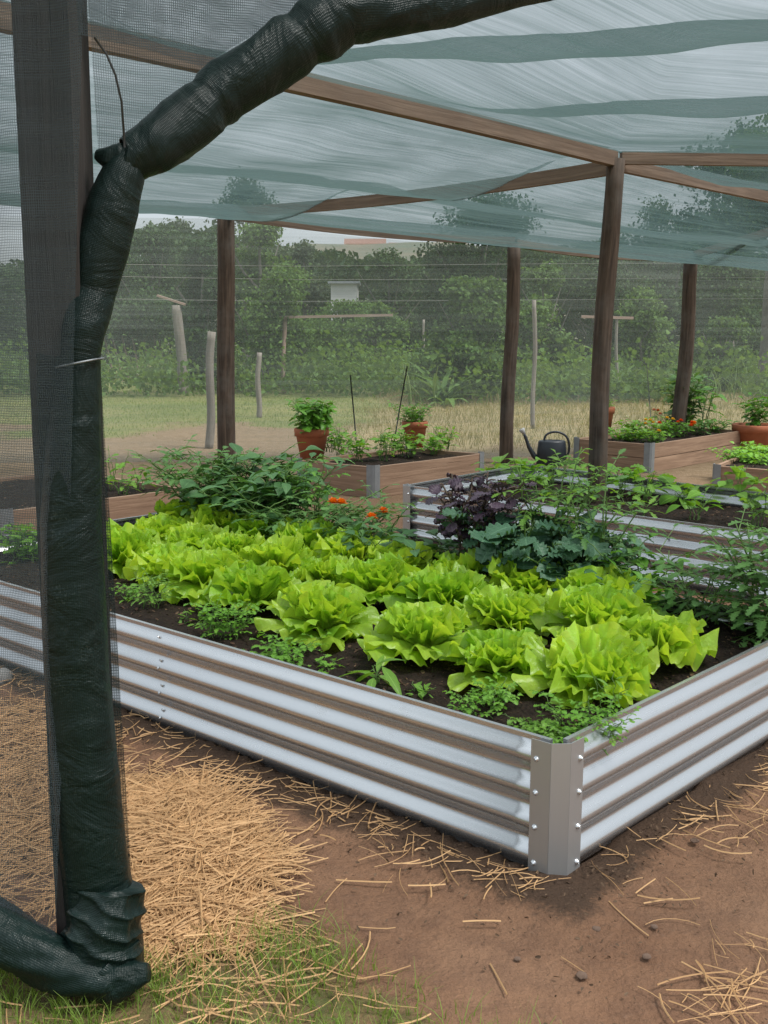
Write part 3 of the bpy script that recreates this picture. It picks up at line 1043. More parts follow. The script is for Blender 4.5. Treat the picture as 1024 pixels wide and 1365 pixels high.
plant('green_kale', 'low spreading blue-green kale tucked behind the lettuces', 'kale', bp(.98, 1.58, SZ), M['kale'], 18, .33, .28, 10, .135, KALE, 0, .04, .1, 43, TG, .007, .6)
plant('tomato_plant', 'tall pale tomato plant in front of the central post', 'tomato plant', bp(1.18, 1.66, SZ), M['fresh'], 7, .76, .24, 8, .08, LOBED, 2, .04, .4, 44, TG, .006)
plant('tomato_plant', 'spindly tomato plant with bare stalks, right of the central post', 'tomato plant', bp(.92, 1.62, SZ), M['tomato'], 6, .64, .24, 8, .08, LOBED, 2, .04, .35, 45, TG, .006)
plant('bean_plant', 'bean plant with broad leaves beside the bed rim, right of the lettuces', 'bean plant', bp(.72, 1.58, SZ), M['basil'], 8, .34, .24, 8, .09, OVATE, 0, .05, .1, 46, TG, .005)
plant('pepper_plant', 'dark leafy pepper plant in the shade between kale and bean plant', 'pepper plant', bp(.84, 1.50, SZ), M['dark_leaf'], 14, .3, .24, 9, .1, OVATE, 0, .04, .1, 50, TG, .005)
plant('pepper_plant', 'leafy pepper plant leaning over the far rim near the right end', 'pepper plant', bp(.42, 1.60, SZ), M['tomato'], 7, .32, .22, 9, .09, LOBED, 1, .04, .12, 51, TG, .005)
plant('pepper_plant', 'low dark greens under the purple kale', 'pepper plant', bp(1.72, 1.58, SZ), M['dark_leaf'], 13, .24, .26, 8, .1, OVATE, 0, .04, .1, 52, TG, .005)
plant('grassy_seedling', 'tuft of grassy blades right behind the lettuces', 'seedling', bp(.62, 1.48, SZ), M['herb'], 7, .2, .12, 3, .2, LANCE, 0, .005, .1, 47, None, .003)
plant('tomato_plant', 'tomato plant cut off by the right side of the picture', 'tomato plant', bp(.14, 1.6, SZ), M['tomato'], 13, .55, .28, 11, .095, LOBED, 2, .04, .1, 48, TG, .006)
plant('herb_seedling', 'green bushy herb seen through the curtain at the left end', 'herb', bp(3.45, .45, SZ), M['herb'], 16, .26, .16, 10, .06, OVATE, 0, .02, .1, 49, None, .004)

# ------------------------------------------------------------------ seedlings in the second bed
SG = 'seedlings in the rear galvanised bed'
sdl = [(655, 640, 'round', 'pale round-leaved seedling at the left end of the rear bed'),
       (700, 648, 'round', 'big-leaved squash seedling left of the central post'),
       (735, 662, 'lobed', 'toothed seedling at the foot of the central post, left side'),
       (752, 640, 'round', 'yellow-green seedling close behind the watering can side of the post'),
       (828, 660, 'round', 'broad seedling just right of the central post'),
       (862, 668, 'lobed', 'low trailing seedling right of the central post'),
       (905, 672, 'round', 'pale squash seedling in the middle of the rear bed'),
       (930, 692, 'lance', 'spreading yellow-green seedling near the rear bed front rim'),
       (985, 672, 'round', 'upright seedling with one big leaf near the right picture edge'),
       (850, 690, 'lobed', 'flat leafy seedling along the rear bed front rim'),
       (780, 672, 'lobed', 'dark seedling directly in front of the central post'),
       (1010, 700, 'lance', 'narrow-leaved seedling at the right picture edge')]
for i, (x, y, k, lab) in enumerate(sdl):
    tpl = {'round': ROUND, 'lobed': LOBED, 'lance': OVATE}[k]
    plant('vegetable_seedling', lab, 'seedling', gp(x, y, BH - .115), M['fresh'] if i % 3 != 1 else M['herb'], 4 + i % 3, .2 + .06 * (i % 3), .14, 4, .13 if k == 'round' else .1, tpl, 0, .05, .25, 60 + i, SG, .004)


# ------------------------------------------------------------------ timber planters
def timber_bed(label, c, dl, ll, dr, lr, h, soilz, planks=1, group='timber planter boxes', skew=0):
    """c the near corner; dl,dr unit directions of its two sides, ll, lr their lengths"""
    t = thing('wooden_planter', label, 'planter', tuple(c), group)
    dl, dr = np.array(dl, float), np.array(dr, float)
    cs = [np.zeros(3), dr * lr, dr * lr + dl * ll, dl * ll]
    cen = sum(cs) / 4
    th = .035
    for i in range(4):
        a, b = cs[i], cs[(i + 1) % 4]
        d = (b - a) / np.linalg.norm(b - a)
        nn = np.array((d[1], -d[0], 0))
        if np.dot(nn, cen - a) > 0:
            nn = -nn
        L = np.linalg.norm(b - a)
        mb = MB()
        ph = h / planks
        for k in range(planks):
            mb.box((a + b) / 2 - nn * th / 2 + np.array((0, 0, ph * (k + .5) - .01 + (.01 if k == 0 else 0) * 0)), L - .09, th - .002 * k, ph - .007, d, nn)
        mb.build('side_board', M['plank'], t, smooth=False, bevel=.004)
        # metal angle at the corner a
        p = cs[i - 1]
        d0 = (a - p) / np.linalg.norm(a - p)
        n0 = np.array((d0[1], -d0[0], 0))
        if np.dot(n0, cen - a) > 0:
            n0 = -n0
        cb = MB()
        pts = [a - d0 * .075 + n0 * .003, a + n0 * .003 - d0 * .012, a + nn * .003 + d * .012, a + d * .075 + nn * .003]
        for k in range(3):
            cb.grid(np.array([[q + np.array((0, 0, z)) for q in pts[k:k + 2]] for z in (-.01, h * .5, h + .004)]))
        co = cb.build('corner_bracket', M['zinc'], t, smooth=False)
        m = co.modifiers.new('thick', 'SOLIDIFY')
        m.thickness = .003
    P = np.zeros((30, 30, 3))
    for i in range(30):
        for j in range(30):
            u, v = .035 + .93 * i / 29, .035 + .93 * j / 29
            q = dl * ll * u + dr * lr * v
            P[i, j] = (q[0], q[1], soilz + .02 * fbm(q[0], q[1], 3, 2) + .015 * fbm(q[0], q[1], 11, 5))
    sb = MB()
    sb.grid(P)
    so3 = sb.build('soil', M['soil'], t)
    if so3.data.polygons[0].normal.z < 0:
        so3.data.flip_normals()
    return t


def unit(v):
    v = np.array(v, float)
    v[2] = 0
    return v / np.linalg.norm(v)


def flat(v):
    return np.array((v[0], v[1], 0))


# left, partly behind the curtain
w1R = gp(250, 649, .3)
w1F = gp(3, 680, .3)
w1B = gp(140, 633, .3)
timber_bed('brown board planter at the left, half hidden by the netted post', flat(w1R), unit(w1B - w1R), 1.6, unit(w1F - w1R), np.linalg.norm(flat(w1F - w1R)), .3, .26)
# middle, under the pots
w2C, w2L, w2R = gp(498, 621, .29), gp(395, 611.5, .29), gp(646, 603, .29)
timber_bed('one-board wooden planter in the middle with two terracotta pots', flat(w2C), unit(w2L - w2C), np.linalg.norm(flat(w2L - w2C)), unit(w2R - w2C), np.linalg.norm(flat(w2R - w2C)), .29, .235)
# right, with the flowers
w3C, w3L, w3R = gp(868, 591, .31), gp(765, 583, .31), gp(992, 572.5, .31)
timber_bed('two-plank wooden planter full of flowers, behind the central post', flat(w3C), unit(w3L - w3C), np.linalg.norm(flat(w3L - w3C)), unit(w3R - w3C), np.linalg.norm(flat(w3R - w3C)), .31, .25, planks=2)
w4C, w4B = gp(951, 619, .24), gp(984, 606, .24)
w4R = gp(1060, 627, .24)
timber_bed('dark low wooden planter with dense greens at the right picture edge', flat(w4C), unit(w4B - w4C), 1.0, unit(w4R - w4C), 1.5, .24, .2)


# pots
def pot(label, x, ytop, ybot, zbase, scale_w, group='terracotta pots'):
    b = gp(x, ybot, zbase)
    k = b[1] / FPX
    h = (ybot - ytop) * k * 1.02
    r = scale_w * k / 2
    t = thing('terracotta_pot', label, 'pot', tuple(b), group)
    mb = MB()
    mb.lathe((0, 0, 0), [(.001, 0), (r * .66, 0), (r * .9, h * .74), (r * .92, h * .75), (r, h * .76), (r * 1.02, h * .98), (r * .98, h), (r * .88, h), (r * .86, h * .88), (.001, h * .88)], 28)
    mb.build('pot_body', M['terracotta'], t, recalc=True)
    sb = MB()
    P = np.array([[(math.cos(a) * q * r * .87, math.sin(a) * q * r * .87, h * .9 + .01 * math.sin(a * 3) * q) for a in np.linspace(0, 6.283, 20, endpoint=False)] for q in (.02, .5, 1.0)])
    sb.grid(P, None, closed=True)
    sb.build('potting_soil', M['soil'], t)
    return b, h, r


b_, h_, r_ = pot('large terracotta pot standing on the left side of the middle planter', 416, 571, 613, .255, 46)
plant('potted_basil', 'big leafy green plant spilling from the left terracotta pot', 'potted plant', b_ + (0.02, 0, h_ * .9), M['basil'], 26, .36, .2, 12, .11, LOBED, 0, .03, .1, 71, None, .004, droop=.8)
b_, h_, r_ = pot('smaller terracotta pot at the back of the middle planter', 553, 562, 596, .24, 34)
plant('potted_herb', 'round fine-leaved herb in the smaller middle pot', 'potted plant', b_ + (-.03, 0, h_ * .9), M['basil'], 26, .27, .24, 13, .05, OVATE, 0, .015, .1, 72, None, .003)
b_, h_, r_ = pot('orange pot half hidden behind the central post', 803, 543, 578, .25, 30)
plant('potted_herb', 'small yellow-green plant in the pot behind the central post', 'potted plant', b_ + (.04, 0, h_ * .9), M['fresh'], 8, .16, .1, 6, .05, OVATE, 0, .02, .2, 73, None, .003)
b_, h_, r_ = pot('wide terracotta pot on the ground behind the right planter corner', 1004, 566, 606, .0, 58)
plant('potted_herb', 'dark leafy plant in the wide pot at the right edge', 'potted plant', b_ + (0, 0, h_ * .9), M['basil'], 14, .45, .3, 9, .12, LOBED, 0, .05, .15, 74, None, .005)

# planting in the timber planters
PG = 'small plants in the timber planters'
small = [(455, 606, .26, 'fresh', .30, 'leafy sprout beside the left terracotta pot'), (475, 613, .26, 'herb', .22, 'low green herb near the middle planter corner'),
         (512, 612, .26, 'fresh', .34, 'tall pale seedling at the middle planter corner bracket'), (530, 606, .26, 'herb', .3, 'leafy seedling beside the right-hand stake'),
         (548, 606, .26, 'fresh', .22, 'short seedling below the smaller pot'), (575, 603, .26, 'herb', .2, 'low herb right of the smaller pot'),
         (592, 600, .26, 'fresh', .3, 'upright seedling at the right end of the middle planter'), (440, 600, .26, 'basil', .22, 'trailing herb at the foot of the left pot'),
         (155, 650, .28, 'herb', .34, 'thin leafy sprout in the left board planter, near the post'), (187, 650, .28, 'fresh', .22, 'single broad sprout in the left board planter'),
         (165, 656, .28, 'fresh', .14, 'tiny sprout at the front of the left board planter'), (235, 645, .28, 'basil', .12, 'short sprout at the corner of the left board planter')]
for i, (x, y, z, m, h, lab) in enumerate(small):
    plant('planter_seedling', lab, 'seedling', gp(x, y, z), M[m], 9 if i < 8 else 4, h * 1.15, .12, 6 if i < 8 else 4, .09, OVATE if i % 2 else LOBED, 0, .03, .2, 80 + i, PG, .004)
FG = 'low plants in the right-hand planters'
k = 0
for (x, y, z, m, h, lab, fl) in [(825, 585, .27, 'herb', .16, 'low leafy plant at the left end of the flower planter', None),
                                 (848, 586, .27, 'fresh', .17, 'white-flowered plant near the flower planter corner', [(M['whitep'], 4, .03)]),
                                 (872, 588, .27, 'herb', .15, 'green bedding plant at the flower planter corner bracket', [(M['yellow'], 1, .03)]),
                                 (858, 578, .27, 'fresh', .19, 'pale bedding plant in the middle of the flower planter', [(M['yellow'], 3, .03), (M['whitep'], 2, .03)]),
                                 (884, 577, .27, 'herb', .2, 'yellow-flowered plant beside the red flowers', [(M['yellow'], 3, .032)]),
                                 (905, 580, .27, 'basil', .2, 'plant with red and orange flowers along the planter board', [(M['red'], 6, .034), (M['orange'], 2, .034)]),
                                 (893, 571, .27, 'basil', .24, 'plant with two orange flowers beside the climbing plant', [(M['orange'], 3, .036)]),
                                 (930, 577, .27, 'tomato', .2, 'dark low plant right of the red flowers', None),
                                 (955, 575, .27, 'basil', .2, 'dark low plant at the right end of the flower planter', None),
                                 (838, 577, .27, 'herb', .2, 'bedding plant behind the white flowers', [(M['whitep'], 2, .03)])]:
    plant('bedding_plant', lab, 'bedding plant', gp(x, y, z), M[m], 12, h, .2, 8, .07, OVATE if k % 2 else LOBED, 0, .02, .1, 100 + k, FG, .003, flowers=fl)
    k += 1
for i, (x, y, lab) in enumerate([(985, 612, 'dense low greens at the near left of the dark planter'), (1010, 618, 'dense low greens along the front of the dark planter'), (1015, 606, 'dense low greens at the back of the dark planter')]):
    plant('salad_greens', lab, 'salad greens', gp(x, y, .2), M['herb'], 22, .16, .26, 10, .06, OVATE, 0, .02, .1, 120 + i, FG, .003)
plant('climbing_plant', 'tall leafy climber around the foot of the right rear post', 'climbing plant', gp(908, 571, .27), M['tomato'], 18, .85, .26, 14, .13, LOBED, 0, .05, .1, 130, None, .006)
plant('climbing_plant', 'tall leafy plant with drooping top, right of the climber post', 'climbing plant', gp(938, 573, .27), M['basil'], 4, .72, .14, 7, .16, LOBED, 0, .06, .4, 131, None, .007)


# stakes
def stake(label, x0, y0, z0, x1, y1, group='garden stakes', r=.007):
    b = gp(x0, y0, z0)
    e = dp(x1, y1, b[1])
    mb = MB()
    mb.tube([(0, 0, -.05), tuple((e - b) * .5), tuple(e - b)], r, 6)
    o = mb.build('garden_stake', M['cane'], None)
    o.location = tuple(b)
    return tag(o, label, 'stake', group)


stake('thin dark stake in the middle planter, right of the large pot', 477, 606, .25, 467, 500)
stake('leaning stake in the middle planter beside the smaller pot', 522, 606, .25, 543, 488)
stake('leaning stake behind the flower planter', 869, 572, .0, 862, 484)

# ------------------------------------------------------------------ watering can
wc = gp(735, 619, 0)
t = thing('watering_can', 'dark navy watering can with a long spout, behind the rear bed', 'watering can', tuple(wc))
mb = MB()
mb.lathe((0, 0, 0), [(.001, 0), (.165, 0), (.172, .01), (.165, .15), (.155, .255), (.145, .27), (.11, .275), (.10, .262), (.001, .262)], 28, 1.0, .72)
mb.build('can_body', M['can'], t, recalc=True)
mb = MB()
mb.tube([(-.14, 0, .05), (-.2, 0, .1), (-.26, 0, .2), (-.30, 0, .31), (-.325, 0, .365)], [.036, .03, .022, .018, .017], 12)
sp_ = mb.build('spout', M['can'], t, recalc=True)
mb = MB()
mb.tube([(-.315, 0, .345), (-.33, 0, .372), (-.345, 0, .395), (-.348, 0, .40)], [.018, .026, .036, .03], 14)
mb.build('rose', M['rose'], sp_, recalc=True)
mb = MB()
pth = [(-.09, 0, .26), (-.07, 0, .33), (0, 0, .365), (.09, 0, .36), (.165, 0, .31), (.195, 0, .22), (.19, 0, .13), (.155, 0, .075)]
from itertools import chain
pth = [tuple(.5 * ((2 * np.array(pth[i])) + (np.array(pth[min(i + 1, 7)]) - np.array(pth[max(i - 1, 0)])) * f + (2 * np.array(pth[max(i - 1, 0)]) - 5 * np.array(pth[i]) + 4 * np.array(pth[min(i + 1, 7)]) - np.array(pth[min(i + 2, 7)])) * f * f + (-np.array(pth[max(i - 1, 0)]) + 3 * np.array(pth[i]) - 3 * np.array(pth[min(i + 1, 7)]) + np.array(pth[min(i + 2, 7)])) * f ** 3)) for i in range(7) for f in (0, .25, .5, .75)] + [pth[-1]]
mb.tube(pth, .0125, 10)
mb.build('handle', M['can'], t, recalc=True)


# ------------------------------------------------------------------ posts and beams of the shade house
def post(label, xb, yb, zb, xt, yt, wpx, bark=.06, bend=.012, seed=0, group='timber posts of the shade house', mat='post', name='timber_post', ytop=None):
    b = gp(xb, yb, zb)
    top = dp(xt, yt, b[1])
    gpt = b + (b - top) / (top[2] - b[2]) * (b[2] + .05)   # carry it on down into the ground
    L = top - gpt
    r = wpx * b[1] / FPX / 2
    ns = 14
    path = [gpt - gpt + L * (i / ns) + np.array((bend * math.sin(i * .5 + seed), bend * .6 * math.cos(i * .37 + seed), 0)) for i in range(ns + 1)]
    mb = MB()
    mb.tube(path, [r * (1.06 - .1 * i / ns) for i in range(ns + 1)], 16, jit=lambda i, k: 1 + bark * mnoise.noise(Vector((i * .5 + seed * 3, k * .8, seed))) + bark * .6 * math.sin(k * 2.2 + seed))
    o = mb.build(name, M[mat], None, recalc=True)
    o.location = tuple(gpt)
    tag(o, label, 'post', group)
    return top, r


mT, mR = post('central dark wooden post standing in the rear metal bed', 793, 655, .33, 819, 212, 24, seed=1)
b1T, _ = post('straight dark post behind the tomato bushes, left of the middle', 302, 619, 0, 301, 287, 23, .03, .004, seed=2)
b2T, _ = post('leaning dark post beside the watering can', 675, 617, 0, 686, 325, 17.5, seed=3)
b3T, _ = post('dark rear post wrapped by the climbing plant', 903, 602, 0, 923, 345, 18, .12, .02, seed=4)

BG = 'roof beams of the shade house'


def beam(label, a, b, wd=.05, ht=.10, group=BG, sag=0.0, mat='beam'):
    a, b = np.array(a, float), np.array(b, float)
    d = b - a
    L = np.linalg.norm(d)
    d /= L
    side = np.cross(d, (0, 0, 1))
    side /= np.linalg.norm(side)
    up = np.cross(side, d)
    ns = 12
    P = []
    for i in range(ns + 1):
        q = i / ns
        c = a + d * L * q - np.array((0, 0, sag * 4 * q * (1 - q))) - a
        P.append([c + side * sx * wd / 2 + up * sz * ht / 2 for sx, sz in ((-1, -1), (1, -1), (1, 1), (-1, 1))])
    P = np.array(P)
    mb = MB()
    for k in range(4):
        kk = (k + 1) % 4
        mb.grid(P[:, [k, kk]], np.array([[(L * i / ns + k * 3, 0 + k), (L * i / ns + k * 3, (ht if k % 2 else wd) + k)] for i in range(ns + 1)]))
    mb.add(P[0], [(0, 1, 2, 3)])
    mb.add(P[-1], [(3, 2, 1, 0)])
    o = mb.build('roof_beam', M[mat], None, smooth=False, recalc=True)
    o.location = tuple(a)
    return tag(o, label, 'beam', group)


def ext(a, b, k):
    return a + (b - a) * k


hM = mT[2]
A_pt = gp(365, 108, hM + .02)
A_end = ext(mT, A_pt, 1.55)
D_end = ext(mT, gp(1024, 214, hM + .02), 2.4)
E_pt = gp(1024, 261, hM - .02)
E_end = ext(mT, E_pt, 1.5)
C_end = ext(b1T, gp(110, 276, b1T[2]), 2.6)
F_a = gp(880, 306, 2.45)
F_end = gp(1060, 282, 2.5)
up_ = np.array((0, 0, .035))
beam('long beam running from the central post overhead to the upper left', A_end - up_ * 0, mT - up_ * 0, .06, .10, sag=-.02)
beam('beam from the central post back to the left rear post', mT + (-.02, .06, -.05), b1T + up_, .05, .10, sag=.05)
beam('beam from the central post straight out to the right', mT + (.05, .02, .01), D_end, .05, .085)
beam('beam from the central post running back to the right', mT + (.04, .06, -.03), E_end, .05, .085)
beam('beam from the left rear post out to the left edge', b1T + (0, 0, .03), C_end, .05, .07)
beam('rear beam between the left rear post and the leaning post', b1T + (.03, .02, 0), b2T + (0, 0, .03), .05, .08, sag=.05)
beam('rear beam between the leaning post and the climber post', b2T + (.02, .03, .01), b3T + (0, 0, .03), .05, .08, sag=.06)
beam('short beam at the far right under the roof net', b3T + (.03, 0, .05), F_end + (.6, -1.6, .1), .05, .08)


# ------------------------------------------------------------------ shade cloth roof
def cloth(name, label, cat, P00, P10, P01, P11, dz, mat, nu=90, nv=110, seed=0, group=None, mid=None):
    P00, P10, P01, P11 = [np.array(p, float) for p in (P00, P10, P01, P11)]
    lu = max(np.linalg.norm(P10 - P00), np.linalg.norm(P11 - P01))
    lv = max(np.linalg.norm(P01 - P00), np.linalg.norm(P11 - P10))
    mid_u = .55
    P = np.zeros((nv + 1, nu + 1, 3))
    UV = np.zeros((nv + 1, nu + 1, 2))
    for j in range(nv + 1):
        v = j / nv
        for i in range(nu + 1):
            u = i / nu
            e0_ = (P00 * (1 - u) + P10 * u) if mid is None else ((P00 + (mid - P00) * u / mid_u) if u < mid_u else (mid + (P10 - mid) * (u - mid_u) / (1 - mid_u)))
            p = e0_ * (1 - v) + (P01 * (1 - u) + P11 * u) * v
            z = dz(u, v, p)
            P[j, i] = (p[0], p[1], p[2] + z)
            UV[j, i] = (u * lu + seed, v * lv)
    mb = MB()
    mb.grid(P, UV)
    o = mb.build(name, mat, None)
    return tag(o, label, cat, group)


NG = 'shade cloth panels of the roof'


def billow(ph, sharp=1.6):
    """0 at the wires, deepest between, hanging fuller toward the camera side"""
    q = ph % 1.0
    return .5 - .5 * math.cos(2 * math.pi * q ** sharp)


def dz_near(u, v, p):
    # bellies hang between wires stretched across, one behind another
    k = (7.35 - (p[1] + .16 * (p[0] - 1.6))) / 1.32 + .10 * fbm(p[0] * .5, 0, 1.0, 4)
    b = .25 * billow(k, .68) * (.8 + .3 * mnoise.noise(Vector((p[0] * .7, k * 1.0, 3))))
    b += .035 * mnoise.noise(Vector((p[0] * 1.6 + k * 2.2, k * 2.6, 8)))
    wr = .014 * fbm(u * 3, v * 9, 1.0, 6) + .004 * fbm(u * 7, v * 40, 1, 8)
    return .03 - b * smooth(0, .3, v * (1.0 if u > .55 else 1.0)) + wr


near_z = hM + .25
n00 = ext(mT, A_pt, 1.55)
cloth('roof_net', 'near bellied roof net sagging between wires, upper right', 'shade net', n00 + (0, 0, .02), D_end + (0, 0, .01), (-3.6, 1.2, near_z), (4.5, 1.2, near_z), dz_near, M['net_roof'], 170, 360, 1, NG, mT + (0, 0, .015))


def dz_left(u, v, p):
    k = v * 2.0 + .1 * fbm(u * 2, 0, 1.0, 14)
    b = .22 * billow(1 - k % 1.0, .75) + .03 * mnoise.noise(Vector((u * 6 + v * 5, v * 5, 18)))
    wr = .016 * fbm(u * 3, v * 8, 1.0, 16) + .004 * fbm(u * 6, v * 40, 1, 18)
    return .05 - b * min(1, v * 8, (1 - v) * 8) + wr


cloth('roof_net', 'roof net hanging in two bellies left of the long beam', 'shade net', n00 + (-.02, .02, .03), mT + (-.02, .02, .03), C_end + (0, 0, .02), b1T + (0, 0, .05), dz_left, M['net_roof'], 130, 240, 2, NG)


def dz_back(u, v, p):
    k = v * 2.0 + .12 * fbm(u * 2, 0, 1.0, 24) + .1 * (u - .5)
    b = .19 * billow(1 - k % 1.0, .75) + .03 * mnoise.noise(Vector((u * 6 + v * 5, v * 5, 28)))
    wr = .014 * fbm(u * 2.5, v * 20, 1.0, 26) + .008 * fbm(u * 6, v * 50, 1, 28)
    e = min(1, v * 8, (1 - v) * 10)
    return .05 - b * e + wr - .12 * math.sin(math.pi * u) * math.sin(math.pi * v)


cloth('roof_net', 'rear roof net between central post and rear posts', 'shade net', mT + (.0, .03, .02), E_end, b1T + (0, .02, .05), ext(b1T, b3T, 1.9) + (0, .2, .05), dz_back, M['net_roof'], 130, 220, 3, NG)


def dz_side(u, v, p):
    return .03 - .16 * billow(v * 1.0, .9) * min(1, u * 3) + .012 * fbm(u * 5, v * 14, 1, 33)


cloth('roof_net', 'narrow wedge of roof net between the two beams on the right', 'shade net', mT + (.03, 0, .02), D_end + (0, .02, .05), mT + (.04, .05, .02), E_end + (0, 0, .04), dz_side, M['net_roof'], 70, 60, 4, NG)

# ------------------------------------------------------------------ rear net wall
wall_pts = [(-7.5, 11.2), (-1.80, 11.72), (1.44, 11.95), (3.72, 13.05), (8.5, 13.6)]
wall_h = [b1T[2], b1T[2], b2T[2], b3T[2], b3T[2]]
wl = ['left net wall panel running out behind the left post', 'net wall panel between left rear post and leaning post', 'net wall panel between leaning post and climber post', 'net wall panel right of the climber post']
for i in range(4):
    (x0, y0), (x1, y1) = wall_pts[i], wall_pts[i + 1]

    def dzz(u, v, p):
        return 0

    nu, nv = 50, 50
    P = np.zeros((nv + 1, nu + 1, 3))
    UV = np.zeros((nv + 1, nu + 1, 2))
    L = math.hypot(x1 - x0, y1 - y0)
    nn = np.array((-(y1 - y0), x1 - x0)) / L
    for j in range(nv + 1):
        v = j / nv
        for q in range(nu + 1):
            u = q / nu
            o = .05 * math.sin(math.pi * u) * fbm(u * 3 + i, v * 2, 1, 40 + i) + .012 * fbm(u * 5, v * 30, 1, 50)
            hh = wall_h[i] * (1 - u) + wall_h[i + 1] * u - .05 * math.sin(math.pi * u) * (1 if 0 < i < 3 else 0)
            P[j, q] = (x0 + (x1 - x0) * u + nn[0] * o, y0 + (y1 - y0) * u + nn[1] * o, .0 + hh * v)
            UV[j, q] = (u * L + i * 7, v * hh)
    mb = MB()
    mb.grid(P, UV)
    tag(mb.build('wall_net', M['net_wall'], None), wl[i], 'shade net', 'shade cloth wall panels')

# ------------------------------------------------------------------ near left post, curtain and rolls
PY = gp(130, 1290)[1]                # distance of the near post
pb = dp(122, 1292, PY)
pt = dp(64, -60, PY)
d = pt - pb
mb = MB()
wpx = 70 * PY / FPX
dn = d / np.linalg.norm(d)
sx = np.array((1, -.06, 0))
sx = sx / np.linalg.norm(sx)
sy = np.cross(dn, sx)
mb.box(d / 2 + np.array((0, 0, 0)), wpx, wpx, np.linalg.norm(d) + .1, np.cross(sy, dn), sy, dn)
o = mb.build('timber_post', M['sawn'], None, smooth=False, bevel=.006)
o.location = tuple(pb)
tag(o, 'square sawn post at the near left behind the curtain', 'post', 'timber posts of the shade house')


def px_path(pts):
    """(x, y, depth, radius in photo pixels) -> points and radii, resampled smoothly"""
    P = np.array([dp(a, b, c) for a, b, c, r in pts])
    rr = np.array([r * c / FPX for a, b, c, r in pts])
    s = np.arange(len(pts))
    q = np.linspace(0, len(pts) - 1, (len(pts) - 1) * 9 + 1)

    def cat(v):
        out = []
        for t_ in q:
            i = min(int(t_), len(pts) - 2)
            f = t_ - i
            p0, p1, p2, p3 = v[max(i - 1, 0)], v[i], v[i + 1], v[min(i + 2, len(pts) - 1)]
            out.append(.5 * ((2 * p1) + (-p0 + p2) * f + (2 * p0 - 5 * p1 + 4 * p2 - p3) * f * f + (-p0 + 3 * p1 - 3 * p2 + p3) * f ** 3))
        return np.array(out)
    return cat(P), cat(rr)


def wrap_tube(pts, seg, seed, amp=.10, tw=2.0, pinch=(), fold=12.0, cr=.05):
    P, rr = px_path(pts)
    n_ = len(P)

    def jit(i, k):
        a = k / seg * 2 * math.pi
        q = i / (n_ - 1)
        v = 1 + amp * fbm(math.cos(a + q * tw) * 1.1 + seed, q * fold * .5 + math.sin(a + q * tw) * 1.1, 1.0, seed)
        ridge = 1 - abs(math.sin((q * fold + math.sin(a + seed) * .7 + .3 * math.sin(2 * a)) * math.pi))
        v += cr * ridge ** 2
        for pc, w_, dp_ in pinch:
            v -= dp_ * math.exp(-((q - pc) / w_) ** 2)
        return v
    mb = MB()
    mb.tube(P, rr, seg, True, jit)
    return mb


def densify(pts, k=3):
    out = []
    for a, b in zip(pts[:-1], pts[1:]):
        for i in range(k):
            out.append(tuple(x + (y - x) * i / k for x, y in zip(a, b)))
    return out + [pts[-1]]


t = thing('rolled_net', 'thick dark roll of shade cloth slanting from the roof down to the near post', 'rolled net', (0, 0, 0))
up = [(830, -34, 2.75, 12.3), (700, -12, 2.6, 15.8), (600, 8, 2.5, 22.9), (520, 18, 2.42, 26.4), (455, 20, 2.38, 35.2), (420, 42, 2.36, 38.7), (360, 82, 2.33, 36.1), (300, 122, 2.3, 35.2), (250, 163, 2.26, 36.1), (205, 196, 2.22, 33.4), (172, 214, 2.2, 26.4), (146, 211, 2.19, 15.8), (128, 206, 2.19, 6.2)]
wrap_tube(densify(up, 3), 44, 3.0, .08, 3.0, ((.62, .012, .10), (.44, .015, .14), (.86, .01, .12)), 9.0, .055).build('upper_roll', M['roll'], t, recalc=True)
lo = [(176, 205, 2.2, 19.4), (166, 232, 2.195, 26.4), (152, 272, 2.19, 31.7), (138, 330, 2.185, 32.6), (124, 390, 2.18, 29.0), (112, 440, 2.15, 27.3), (107, 478, 2.145, 25.5), (104, 500, 2.145, 24.6)]
wrap_tube(densify(lo, 3), 36, 5.0, .08, 1.0, (), 3.0, .03).build('lower_roll', M['roll'], t, recalc=True)
# the cord that ties it to the post
q = dp(106, 484, 2.147)
ring = [q + np.array((math.cos(a) * .049, math.sin(a) * .052, .010 * math.cos(a))) for a in np.linspace(0, 6.283, 26)]
mb = MB()
mb.tube(ring, .0022, 6, caps=False)
mb.build('tie_cord', M['zinc'], t)

t = thing('wrapped_net', 'dark shade cloth wound round the near post down to the ground', 'wrapped net', (0, 0, 0))
sl = [(105, 478, 2.15, 28), (102, 520, 2.145, 31), (98, 600, 2.145, 37), (96, 700, 2.145, 41), (100, 800, 2.145, 43), (104, 900, 2.15, 44), (112, 1000, 2.155, 46), (121, 1100, 2.16, 48), (130, 1170, 2.165, 48), (138, 1220, 2.16, 51), (142, 1262, 2.16, 54), (140, 1290, 2.16, 57), (134, 1312, 2.15, 60)]
wrap_tube(densify(sl, 4), 44, 8.0, .07, .6, (), 3.0, .02).build('sleeve', M['roll'], t, recalc=True)
bt = [(150, 1180, 2.14, 40), (144, 1215, 2.13, 50), (138, 1250, 2.12, 52), (138, 1285, 2.11, 54), (150, 1305, 2.1, 46)]
wrap_tube(densify(bt, 5), 40, 11.0, .2, 2.0, (), 5.0, .12).build('bunched_hem', M['roll'], t, recalc=True)
dr = [(-120, 1188, 2.2, 44), (-40, 1222, 2.14, 42), (30, 1262, 2.09, 38), (90, 1292, 2.07, 34), (150, 1306, 2.06, 32), (198, 1296, 2.06, 13)]
P_, r_ = px_path(densify(dr, 4))
wrap_tube(densify(dr, 5), 36, 14.0, .16, 4.0, (), 2.5, .06).build('trailing_hem', M['roll'], t, recalc=True)

